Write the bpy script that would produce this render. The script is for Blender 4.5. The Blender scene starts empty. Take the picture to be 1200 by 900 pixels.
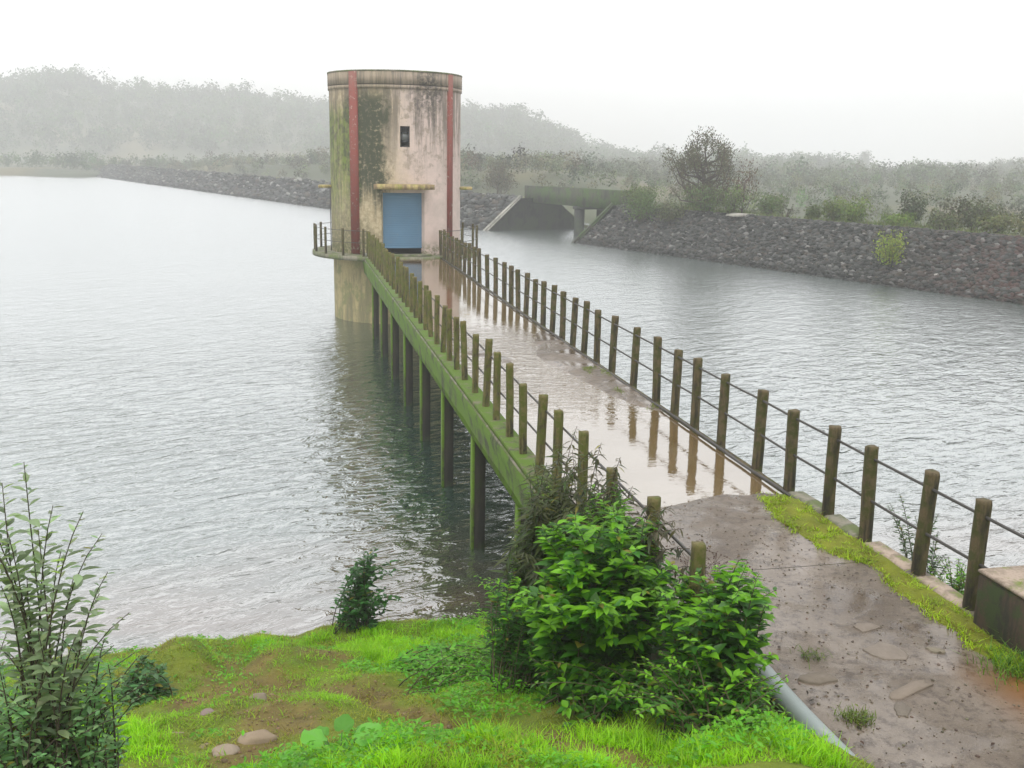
import bpy, math, random
import numpy as np
from mathutils import Vector, Matrix

rnd = random.Random(11)
rng = np.random.default_rng(11)
SC = bpy.context.scene
COL = SC.collection
R = math.radians

# ------------------------------------------------------------------ camera
CAM_Z = 6.12
cam_data = bpy.data.cameras.new('camera')
cam = bpy.data.objects.new('camera', cam_data)
COL.objects.link(cam)
SC.camera = cam
cam_data.sensor_width = 36.0
cam_data.lens = 36.0                      # focal length equal to the picture width
cam_data.clip_start = 0.1
cam_data.clip_end = 6000
yaw, pitch, roll = R(12.418), R(12.558), R(1.0)
fwd = Vector((math.sin(yaw) * math.cos(pitch), math.cos(yaw) * math.cos(pitch), -math.sin(pitch)))
rgt = Vector((math.cos(yaw), -math.sin(yaw), 0))
upv = rgt.cross(fwd)
r2 = math.cos(roll) * rgt + math.sin(roll) * upv
u2 = -math.sin(roll) * rgt + math.cos(roll) * upv
cam.matrix_world = Matrix(((r2.x, u2.x, -fwd.x, 0), (r2.y, u2.y, -fwd.y, 0), (r2.z, u2.z, -fwd.z, CAM_Z), (0, 0, 0, 1)))

# ------------------------------------------------------------------ world, sun, exposure
SUN_EL, SUN_AZ = 58, 205                   # behind the camera's left shoulder, lost in cloud
world = bpy.data.worlds.new('World')
SC.world = world
world.use_nodes = True
wn, wl = world.node_tree.nodes, world.node_tree.links
wn.clear()
w_out = wn.new('ShaderNodeOutputWorld')
bg = wn.new('ShaderNodeBackground')
sky = wn.new('ShaderNodeTexSky')
sky.sky_type = 'NISHITA'
sky.sun_disc = False
sky.sun_elevation = R(SUN_EL)
sky.sun_rotation = R(SUN_AZ)
sky.dust_density = 4.0
hsv = wn.new('ShaderNodeHueSaturation')
hsv.inputs['Saturation'].default_value = 0.25
wl.new(sky.outputs[0], hsv.inputs['Color'])
tc = wn.new('ShaderNodeTexCoord')
mp = wn.new('ShaderNodeMapping')
mp.inputs['Scale'].default_value = (1, 1, 3.0)
wl.new(tc.outputs['Generated'], mp.inputs[0])
nz = wn.new('ShaderNodeTexNoise')
nz.inputs['Scale'].default_value = 1.7
nz.inputs['Detail'].default_value = 5
nz.inputs['Roughness'].default_value = 0.5
wl.new(mp.outputs[0], nz.inputs['Vector'])
cr = wn.new('ShaderNodeValToRGB')
cr.color_ramp.elements[0].position = 0.36
cr.color_ramp.elements[0].color = (8.0, 8.15, 8.4, 1)
cr.color_ramp.elements[1].position = 0.66
cr.color_ramp.elements[1].color = (15.5, 15.5, 15.6, 1)
wl.new(nz.outputs['Fac'], cr.inputs[0])
mixw = wn.new('ShaderNodeMixRGB')
mixw.inputs[0].default_value = 0.9        # nine tenths of the sky is covered by cloud
wl.new(hsv.outputs[0], mixw.inputs[1])
wl.new(cr.outputs[0], mixw.inputs[2])
wl.new(mixw.outputs[0], bg.inputs['Color'])
bg.inputs['Strength'].default_value = 0.105
wl.new(bg.outputs[0], w_out.inputs['Surface'])

sun_data = bpy.data.lights.new('sun', 'SUN')
sun_data.energy = 1.1
sun_data.angle = R(25)
sun_data.color = (1.0, 0.97, 0.92)
sun = bpy.data.objects.new('sun', sun_data)
COL.objects.link(sun)
sd = Vector((math.sin(R(SUN_AZ)) * math.cos(R(SUN_EL)), math.cos(R(SUN_AZ)) * math.cos(R(SUN_EL)), math.sin(R(SUN_EL))))
sun.rotation_euler = sd.to_track_quat('Z', 'Y').to_euler()

SC.view_settings.view_transform = 'Standard'
SC.view_settings.look = 'None'
SC.view_settings.exposure = 0.36
SC.view_settings.gamma = 1.0
SC.view_settings.use_curve_mapping = False
SC.cycles.max_bounces = 10
SC.cycles.diffuse_bounces = 2
SC.cycles.glossy_bounces = 3
SC.cycles.transmission_bounces = 2
SC.cycles.volume_bounces = 8
SC.cycles.transparent_max_bounces = 6

# ------------------------------------------------------------------ materials
def mat(name):
    m = bpy.data.materials.new(name)
    m.use_nodes = True
    n = m.node_tree.nodes
    return m, n, m.node_tree.links, n['Principled BSDF']

class NT:
    """small node helper"""
    def __init__(s, m):
        s.n, s.l = m.node_tree.nodes, m.node_tree.links
    def new(s, t, **kw):
        nd = s.n.new(t)
        for k, v in kw.items():
            if k.startswith('i_'):
                nd.inputs[k[2:].replace('_', ' ')].default_value = v
            else:
                setattr(nd, k, v)
        return nd
    def coord(s, kind='Object', scale=(1, 1, 1), loc=(0, 0, 0), rot=(0, 0, 0)):
        t = s.new('ShaderNodeTexCoord'); mp = s.new('ShaderNodeMapping')
        mp.inputs['Scale'].default_value = scale; mp.inputs['Location'].default_value = loc
        mp.inputs['Rotation'].default_value = rot
        s.l.new(t.outputs[kind], mp.inputs[0]); return mp.outputs[0]
    def waves(s, lx, ly, deg):
        """coordinates for crests lx long and ly apart, turned deg from east"""
        t = s.new('ShaderNodeTexCoord'); mp = s.new('ShaderNodeMapping', vector_type='TEXTURE')
        mp.inputs['Scale'].default_value = (lx, ly, 1); mp.inputs['Rotation'].default_value = (0, 0, R(deg))
        s.l.new(t.outputs['Object'], mp.inputs[0]); return mp.outputs[0]
    def noise(s, vec, scale, detail=4, rough=0.6, dist=0.0):
        nd = s.new('ShaderNodeTexNoise'); nd.inputs['Scale'].default_value = scale
        nd.inputs['Detail'].default_value = detail; nd.inputs['Roughness'].default_value = rough
        nd.inputs['Distortion'].default_value = dist
        s.l.new(vec, nd.inputs['Vector']); return nd.outputs['Fac']
    def ramp(s, fac, stops):
        nd = s.new('ShaderNodeValToRGB'); e = nd.color_ramp.elements
        while len(e) > 2: e.remove(e[-1])
        while len(e) < len(stops): e.new(0.5)
        for q, (p, c) in zip(e, stops):
            q.position = p; q.color = (c, c, c, 1) if isinstance(c, (int, float)) else (*c, 1)
        s.l.new(fac, nd.inputs[0]); return nd.outputs[0]
    def mix(s, fac, a, b, blend='MIX'):
        nd = s.new('ShaderNodeMixRGB', blend_type=blend)
        for i, v in enumerate((fac, a, b)):
            if hasattr(v, 'is_linked') or hasattr(v, 'links'): s.l.new(v, nd.inputs[i])
            elif isinstance(v, (int, float)): nd.inputs[i].default_value = v if i == 0 else (v, v, v, 1)
            else: nd.inputs[i].default_value = (*v, 1)
        return nd.outputs[0]
    def math(s, op, a, b=0.0, clamp=False):
        nd = s.new('ShaderNodeMath', operation=op); nd.use_clamp = clamp
        for i, v in enumerate((a, b)):
            if hasattr(v, 'links'): s.l.new(v, nd.inputs[i])
            else: nd.inputs[i].default_value = v
        return nd.outputs[0]
    def sep(s, vec):
        nd = s.new('ShaderNodeSeparateXYZ'); s.l.new(vec, nd.inputs[0]); return nd.outputs
    def rng(s, v, a, b, c=0.0, d=1.0):
        nd = s.new('ShaderNodeMapRange'); nd.interpolation_type = 'SMOOTHSTEP'
        s.l.new(v, nd.inputs[0])
        for i, q in enumerate((a, b, c, d)): nd.inputs[i + 1].default_value = q
        return nd.outputs[0]
    def bump(s, h, strength=0.5, dist=0.02, normal=None):
        nd = s.new('ShaderNodeBump'); nd.inputs['Strength'].default_value = strength
        nd.inputs['Distance'].default_value = dist
        s.l.new(h, nd.inputs['Height'])
        if normal: s.l.new(normal, nd.inputs['Normal'])
        return nd.outputs[0]
    def attr(s, name='Col'):
        nd = s.new('ShaderNodeAttribute', attribute_name=name); return nd.outputs['Color']

def leaf_material(name, gloss=0.38, trans=0.42, randomize=0.0):
    m, n, l, p = mat(name); t = NT(m)
    c = t.attr('Col')
    v = t.noise(t.coord('Object'), 30, 2)
    c = t.mix(t.math('MULTIPLY', v, 0.5), c, t.mix(1.0, c, (0.55, 0.7, 0.5), 'MULTIPLY'))
    if randomize:
        oi = t.new('ShaderNodeObjectInfo')
        h = t.new('ShaderNodeHueSaturation')
        l.new(t.rng(oi.outputs['Random'], 0, 1, 1 - randomize, 1 + randomize), h.inputs['Value'])
        l.new(c, h.inputs['Color']); c = h.outputs[0]
    l.new(c, p.inputs['Base Color'])
    p.inputs['Roughness'].default_value = gloss
    p.inputs['Specular IOR Level'].default_value = 0.4
    tr = t.new('ShaderNodeBsdfTranslucent')
    l.new(t.mix(1.0, c, (1.25, 1.35, 0.5), 'MULTIPLY'), tr.inputs['Color'])
    ms = t.new('ShaderNodeMixShader'); ms.inputs[0].default_value = trans
    l.new(p.outputs[0], ms.inputs[1]); l.new(tr.outputs[0], ms.inputs[2])
    l.new(ms.outputs[0], n['Material Output'].inputs['Surface'])
    return m

def col_material(name, rough=0.85, bump=0.3, bscale=20, bdist=0.02, var=0.35, spec=0.3):
    m, n, l, p = mat(name); t = NT(m)
    c = t.attr('Col'); co = t.coord('Object')
    v = t.noise(co, bscale * 0.4, 5, 0.65)
    c = t.mix(t.math('MULTIPLY', v, var * 2), c, t.mix(1.0, c, (0.35, 0.36, 0.33), 'MULTIPLY'))
    l.new(c, p.inputs['Base Color'])
    p.inputs['Roughness'].default_value = rough
    p.inputs['Specular IOR Level'].default_value = spec
    l.new(t.bump(t.noise(co, bscale, 6, 0.7), bump, bdist), p.inputs['Normal'])
    return m

# --- lake water
def wet_sheet(t, p, normal, floor, power, rough, far_rough=None):
    """murky body under a mirror that strengthens towards grazing view"""
    n, l = t.n, t.l
    lw = t.new('ShaderNodeLayerWeight'); lw.inputs['Blend'].default_value = 0.5
    ge = t.new('ShaderNodeNewGeometry')
    calm = t.rng(t.sep(ge.outputs['Position'])[1], 18.0, 55.0, 1.0, 0.12)
    mn = t.new('ShaderNodeMix', data_type='VECTOR')
    l.new(calm, mn.inputs[0]); l.new(ge.outputs['Normal'], mn.inputs[4]); l.new(normal, mn.inputs[5])
    l.new(mn.outputs[1], lw.inputs['Normal'])
    f = t.math('ADD', t.math('MULTIPLY', t.math('POWER', lw.outputs['Facing'], power), 0.90 - floor), floor, True)
    g = t.new('ShaderNodeBsdfGlossy'); g.inputs['Roughness'].default_value = rough
    g.inputs['Color'].default_value = (0.90, 0.91, 0.92, 1)
    l.new(normal, g.inputs['Normal'])
    if far_rough:
        l.new(t.rng(t.sep(ge.outputs['Position'])[1], 14.0, 45.0, rough, far_rough), g.inputs['Roughness'])
    p.inputs['Specular IOR Level'].default_value = 0.0
    ms = t.new('ShaderNodeMixShader')
    l.new(f, ms.inputs[0]); l.new(p.outputs[0], ms.inputs[1]); l.new(g.outputs[0], ms.inputs[2])
    l.new(ms.outputs[0], n['Material Output'].inputs['Surface'])

def water_material():
    m, n, l, p = mat('lake_water'); t = NT(m)
    # wavelets run towards the near shore; long crests, short chop on top
    c1 = t.waves(1.3, 0.62, 34)
    c2 = t.waves(0.46, 0.24, 20)
    c3 = t.waves(0.24, 0.12, 40)
    h1 = t.noise(c1, 1.0, 2, 0.5, 0.6)
    h2 = t.noise(c2, 1.0, 3, 0.55, 0.9)
    h3 = t.noise(c3, 1.0, 2, 0.5, 0.4)
    gust = t.noise(t.coord('Object', scale=(0.05, 0.08, 1)), 1.0, 2)
    h = t.math('ADD', t.math('MULTIPLY', h1, 1.0), t.math('MULTIPLY', h2, 0.62))
    h = t.math('ADD', h, t.math('MULTIPLY', h3, 0.10))
    b = t.new('ShaderNodeBump'); b.inputs['Distance'].default_value = 0.088
    sh_ = t.math('MULTIPLY', t.rng(gust, 0.3, 0.7, 0.6, 1.0), t.rng(t.sep(t.new('ShaderNodeNewGeometry').outputs['Position'])[1], 14.0, 60.0, 1.0, 0.6))
    l.new(sh_, b.inputs['Strength'])
    l.new(h, b.inputs['Height'])
    l.new(b.outputs[0], p.inputs['Normal'])
    # silty near the near shore, green where it is deeper
    pos = t.new('ShaderNodeNewGeometry').outputs['Position']
    y = t.sep(pos)[1]
    shore = t.rng(y, 12.0, 18.0, 1.0, 0.0)
    silt = t.noise(t.coord('Object', scale=(0.25, 0.5, 1)), 1.0, 3)
    f = t.math('MULTIPLY', shore, t.rng(silt, 0.25, 0.65))
    l.new(t.mix(f, (0.026, 0.058, 0.044), (0.12, 0.085, 0.06)), p.inputs['Base Color'])
    p.inputs['Roughness'].default_value = 0.9
    wet_sheet(t, p, b.outputs[0], 0.17, 1.9, 0.05, 0.225)
    return m

def puddle_material():
    m, n, l, p = mat('puddle_water'); t = NT(m)
    co = t.coord('Object')
    y = t.sep(t.new('ShaderNodeNewGeometry').outputs['Position'])[1]
    chop = t.math('MULTIPLY', t.rng(y, 12.8, 15.5), t.rng(y, 19.0, 23.0, 1.0, 0.0))
    h = t.noise(t.coord('Object', scale=(4.0, 7.0, 1)), 1.0, 3, 0.6, 0.8)
    b = t.new('ShaderNodeBump'); b.inputs['Distance'].default_value = 0.035
    l.new(t.math('ADD', t.math('MULTIPLY', chop, 0.9), 0.06), b.inputs['Strength'])
    l.new(h, b.inputs['Height']); l.new(b.outputs[0], p.inputs['Normal'])
    v = t.noise(co, 0.7, 4)
    l.new(t.mix(t.rng(v, 0.35, 0.65), (0.17, 0.11, 0.045), (0.22, 0.16, 0.09)), p.inputs['Base Color'])
    p.inputs['Roughness'].default_value = 0.9
    wet_sheet(t, p, b.outputs[0], 0.11, 2.2, 0.035)
    return m

def path_material():
    m, n, l, p = mat('muddy_concrete'); t = NT(m)
    co = t.coord('Object')
    big = t.noise(co, 0.9, 5, 0.6)
    fine = t.noise(co, 9, 6, 0.75)
    grit = t.noise(co, 70, 3, 0.7)
    c = t.ramp(big, [(0.3, (0.085, 0.060, 0.038)), (0.5, (0.145, 0.113, 0.083)), (0.68, (0.22, 0.18, 0.145))])
    c = t.mix(t.rng(fine, 0.46, 0.64), c, (0.075, 0.055, 0.04))
    c = t.mix(t.rng(grit, 0.55, 0.7, 0, 0.5), c, (0.27, 0.22, 0.19))
    s = t.sep(co)
    # rusty silt by the block at the near right, dark damp line beside the moss
    rust = t.math('MULTIPLY', t.rng(s[0], 4.45, 5.1), t.rng(s[1], 6.25, 5.7))
    c = t.mix(t.math('MULTIPLY', rust, t.rng(big, 0.3, 0.6)), c, (0.22, 0.10, 0.035))
    l.new(c, p.inputs['Base Color'])
    wet = t.noise(co, 1.7, 3, 0.5, 0.5)
    l.new(t.rng(wet, 0.38, 0.56, 0.5, 0.10), p.inputs['Roughness'])
    p.inputs['IOR'].default_value = 1.5
    hh = t.math('ADD', t.math('MULTIPLY', fine, 0.5), t.math('MULTIPLY', grit, 0.35))
    b = t.new('ShaderNodeBump'); b.inputs['Distance'].default_value = 0.03
    l.new(t.rng(wet, 0.38, 0.58, 0.7, 0.12), b.inputs['Strength'])
    l.new(hh, b.inputs['Height']); l.new(b.outputs[0], p.inputs['Normal'])
    return m

def concrete_material(name, base, dark, moss, moss_amt=0.5, low=None, rough=0.85, scale=1.0):
    """weathered concrete: blotches, vertical streaks and moss"""
    m, n, l, p = mat(name); t = NT(m)
    co = t.coord('Object')
    st = t.noise(t.coord('Object', scale=(3 * scale, 3 * scale, 0.5 * scale)), 1.0, 5, 0.7)
    bl = t.noise(co, 2.2 * scale, 6, 0.7)
    c = t.mix(t.rng(st, 0.42, 0.62), base, dark)
    c = t.mix(t.rng(bl, 0.62 - 0.35 * moss_amt, 0.75 - 0.3 * moss_amt), c, moss)
    f = t.noise(co, 26 * scale, 4, 0.7)
    c = t.mix(t.rng(f, 0.5, 0.72, 0, 0.45), c, t.mix(1.0, c, (0.45, 0.45, 0.4), 'MULTIPLY'))
    l.new(c, p.inputs['Base Color'])
    p.inputs['Roughness'].default_value = rough
    l.new(t.bump(t.noise(co, 30 * scale, 6, 0.75), 0.5, 0.012), p.inputs['Normal'])
    return m

def tower_material(name, red=False):
    m, n, l, p = mat(name); t = NT(m)
    co = t.coord('Object'); s = t.sep(co)
    x, y, z = s[0], s[1], s[2]
    blot = t.noise(co, 1.5, 7, 0.72, 0.3)
    fine = t.noise(co, 7.0, 6, 0.75)
    strk = t.noise(t.coord('Object', scale=(3.6, 3.6, 0.32)), 1.0, 5, 0.7, 0.15)
    strk2 = t.noise(t.coord('Object', scale=(9, 9, 0.7)), 1.0, 4, 0.7)
    wob = t.math('MULTIPLY', t.math('SUBTRACT', blot, 0.5), 1.6)
    wx = t.math('ADD', x, wob)
    wz = t.math('ADD', z, t.math('MULTIPLY', t.math('SUBTRACT', strk, 0.5), 3.2))
    if red:
        c = t.mix(t.rng(fine, 0.4, 0.7), (0.23, 0.055, 0.042), (0.17, 0.062, 0.05))
        c = t.mix(t.math('MULTIPLY', t.rng(wz, 6.2, 5.9 + 0.9, 0, 0.0), 1.0), c, (0.2, 0.1, 0.08))
        c = t.mix(t.rng(strk2, 0.55, 0.72, 0, 0.5), c, (0.20, 0.13, 0.10))
        c = t.mix(t.rng(z, 5.5, 6.4, 0, 0.45), c, (0.28, 0.16, 0.13))
        peel = t.math('MULTIPLY', t.rng(fine, 0.56, 0.62), t.rng(blot, 0.45, 0.6))
        c = t.mix(peel, c, (0.40, 0.30, 0.24))
    else:
        pink = t.mix(t.rng(blot, 0.35, 0.65), (0.62, 0.49, 0.44), (0.52, 0.42, 0.37))
        cream = t.mix(t.rng(fine, 0.4, 0.65), (0.52, 0.43, 0.28), (0.38, 0.30, 0.18))
        c = t.mix(t.rng(wx, -0.9, 0.5), cream, pink)
        # grime running down from the parapet
        top = t.math('MULTIPLY', t.rng(wz, 2.6, 5.4), t.rng(strk, 0.40, 0.58))
        c = t.mix(t.math('MULTIPLY', top, 0.75), c, (0.10, 0.085, 0.065))
        med = t.noise(co, 3.2, 6, 0.7)
        c = t.mix(t.math('MULTIPLY', t.rng(med, 0.50, 0.64), t.rng(wz, 1.0, 4.0, 0.05, 0.6)), c, (0.20, 0.16, 0.11))
        c = t.mix(t.math('MULTIPLY', t.rng(z, 5.6, 6.0), 0.8), c, t.mix(t.rng(strk2, 0.4, 0.65), (0.34, 0.27, 0.20), (0.15, 0.13, 0.10)))
        # black growth right of centre under the parapet
        bx = t.math('MULTIPLY', t.rng(wx, 0.2, 0.75), t.rng(wx, 1.65, 1.15))
        c = t.mix(t.math('MULTIPLY', t.math('MULTIPLY', bx, t.rng(wz, 4.2, 5.6)), t.rng(fine, 0.38, 0.6)), c, (0.075, 0.065, 0.055))
        # dark moss between the left band and the middle
        mx = t.math('MULTIPLY', t.rng(wx, -2.0, -1.6), t.rng(wx, -0.35, -0.75))
        mz = t.math('MULTIPLY', t.rng(wz, 1.4, 2.6), t.rng(z, 6.2, 5.3))
        c = t.mix(t.math('MULTIPLY', t.math('MULTIPLY', mx, mz), t.rng(fine, 0.28, 0.50, 0.3, 1)), c, (0.05, 0.055, 0.03))
        # bright green algae on the far left
        ax = t.rng(wx, -1.45, -1.85)
        az = t.math('MULTIPLY', t.rng(wz, -0.5, 3.5, 0.25, 1), t.rng(z, 5.6, 4.7))
        c = t.mix(t.math('MULTIPLY', t.math('MULTIPLY', ax, az), t.rng(strk2, 0.3, 0.6, 0.5, 1)), c, t.mix(t.rng(med, 0.4, 0.6), (0.14, 0.19, 0.03), (0.06, 0.075, 0.03)))
        # damp dark patch to the left of the door and thin black runs
        low = t.math('MULTIPLY', t.rng(wx, -0.5, -1.1), t.rng(wz, 2.0, 0.2))
        c = t.mix(t.math('MULTIPLY', low, t.rng(fine, 0.35, 0.55, 0.2, 0.85)), c, (0.14, 0.13, 0.07))
        runs = t.math('MULTIPLY', t.rng(strk2, 0.60, 0.70), t.rng(z, 2.0, 5.0, 0.1, 0.7))
        c = t.mix(runs, c, (0.16, 0.13, 0.12))
        foot = t.math('MULTIPLY', t.rng(z, 0.6, 0.05), t.rng(fine, 0.4, 0.6))
        c = t.mix(foot, c, (0.11, 0.12, 0.04))
    l.new(c, p.inputs['Base Color'])
    p.inputs['Roughness'].default_value = 0.8
    l.new(t.bump(t.noise(co, 16, 7, 0.75), 0.5, 0.02), p.inputs['Normal'])
    return m

def paint(name, c, rough=0.5, metal=0.0, wear=(0.1, 0.08, 0.06), amt=0.5, scale=8):
    m, n, l, p = mat(name); t = NT(m)
    co = t.coord('Object')
    f = t.noise(co, scale, 6, 0.75)
    g = t.noise(co, scale * 0.25, 3)
    cc = t.mix(t.rng(g, 0.3, 0.7, 0, 0.5), c, tuple(x * 0.75 for x in c))
    cc = t.mix(t.rng(f, 0.55, 0.75, 0, amt), cc, wear)
    l.new(cc, p.inputs['Base Color'])
    p.inputs['Roughness'].default_value = rough
    p.inputs['Metallic'].default_value = metal
    l.new(t.bump(f, 0.15, 0.01), p.inputs['Normal'])
    return m

M_WATER = water_material()
M_PUDDLE = puddle_material()
M_PATH = path_material()
M_POST = concrete_material('mossy_post', (0.115, 0.085, 0.042), (0.022, 0.019, 0.012), (0.055, 0.06, 0.012), 0.5, scale=3)
M_POST2 = concrete_material('very_mossy_post', (0.15, 0.125, 0.045), (0.024, 0.021, 0.011), (0.085, 0.10, 0.012), 0.55, scale=3)
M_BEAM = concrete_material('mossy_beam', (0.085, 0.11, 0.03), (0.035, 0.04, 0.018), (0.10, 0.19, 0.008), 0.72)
M_LEDGE = concrete_material('mossy_ledge', (0.15, 0.14, 0.085), (0.05, 0.05, 0.03), (0.085, 0.15, 0.012), 0.75, scale=1.5)
M_EDGE = concrete_material('slab_edge', (0.24, 0.22, 0.17), (0.10, 0.11, 0.06), (0.12, 0.15, 0.05), 0.5)
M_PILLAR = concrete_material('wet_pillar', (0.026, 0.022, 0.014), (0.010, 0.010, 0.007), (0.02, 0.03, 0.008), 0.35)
M_SHAFT = concrete_material('tower_shaft', (0.40, 0.33, 0.17), (0.20, 0.18, 0.10), (0.22, 0.22, 0.10), 0.45, scale=0.8)
M_BLOCK = concrete_material('parapet_block', (0.075, 0.045, 0.028), (0.025, 0.024, 0.014), (0.035, 0.055, 0.01), 0.45, scale=2)
M_BLOCKTOP = concrete_material('kerb_stone', (0.42, 0.33, 0.26), (0.24, 0.19, 0.14), (0.18, 0.22, 0.05), 0.3, scale=2)
M_FAR = concrete_material('far_concrete', (0.06, 0.062, 0.04), (0.022, 0.023, 0.018), (0.045, 0.085, 0.015), 0.55, scale=0.45)
M_FARDARK = concrete_material('far_concrete_dark', (0.03, 0.032, 0.028), (0.012, 0.013, 0.012), (0.03, 0.045, 0.018), 0.5, scale=0.4)
M_COPING = concrete_material('coping', (0.36, 0.34, 0.30), (0.22, 0.21, 0.18), (0.25, 0.27, 0.18), 0.2, scale=0.6)
M_CANOPY = concrete_material('canopy_concrete', (0.46, 0.36, 0.16), (0.20, 0.14, 0.08), (0.24, 0.24, 0.05), 0.4, scale=1.5)
M_TOWER = tower_material('tower_plaster')
M_RED = tower_material('red_band_paint', True)
M_RAIL = paint('rail_iron', (0.075, 0.07, 0.065), 0.55, 0.3, (0.14, 0.07, 0.04), 0.5, 30)
M_SHUTTER = paint('blue_shutter_paint', (0.09, 0.20, 0.32), 0.5, 0.0, (0.20, 0.24, 0.26), 0.6, 5)
M_DARK = paint('dark_iron', (0.035, 0.035, 0.04), 0.6)
M_GLASS = paint('dusty_glass', (0.12, 0.13, 0.13), 0.25)
M_INNER = paint('inside_plaster', (0.10, 0.09, 0.085), 0.9)
M_PIPE = paint('pipe_grey', (0.27, 0.31, 0.30), 0.55, 0.0, (0.42, 0.40, 0.36), 0.6, 5)
M_LEAF = leaf_material('leaf')
M_LEAFOBJ = leaf_material('single_leaf', randomize=0.35)
M_GRASS = leaf_material('grass_blade', 0.5, 0.4)
M_FARLEAF = leaf_material('far_leaf', 0.7, 0.25)
M_BARK = col_material('bark', 0.9, 0.4, 30, 0.01)
M_STONE = col_material('stone', 0.75, 0.5, 22, 0.015, 0.3)
M_RIPRAP = col_material('riprap', 0.8, 0.4, 8, 0.03, 0.25)
M_GROUND = col_material('bank_soil', 0.9, 0.7, 25, 0.03, 0.4)
M_FARLAND = col_material('far_land', 0.95, 0.3, 1.5, 0.1, 0.3)

# ------------------------------------------------------------------ mesh helpers
def tag(o, label=None, cat=None, group=None, kind=None):
    if label: o['label'] = label
    if cat: o['category'] = cat
    if group: o['group'] = group
    if kind: o['kind'] = kind
    return o

def link(name, me, parent=None):
    o = bpy.data.objects.new(name, me)
    COL.objects.link(o)
    if parent is not None: o.parent = parent
    return o

def empty(name, loc, label, cat, group=None, rz=0.0):
    o = bpy.data.objects.new(name, None)
    COL.objects.link(o)
    o.location = loc; o.rotation_euler = (0, 0, rz)
    o.empty_display_size = 0.3
    return tag(o, label, cat, group)

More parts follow.
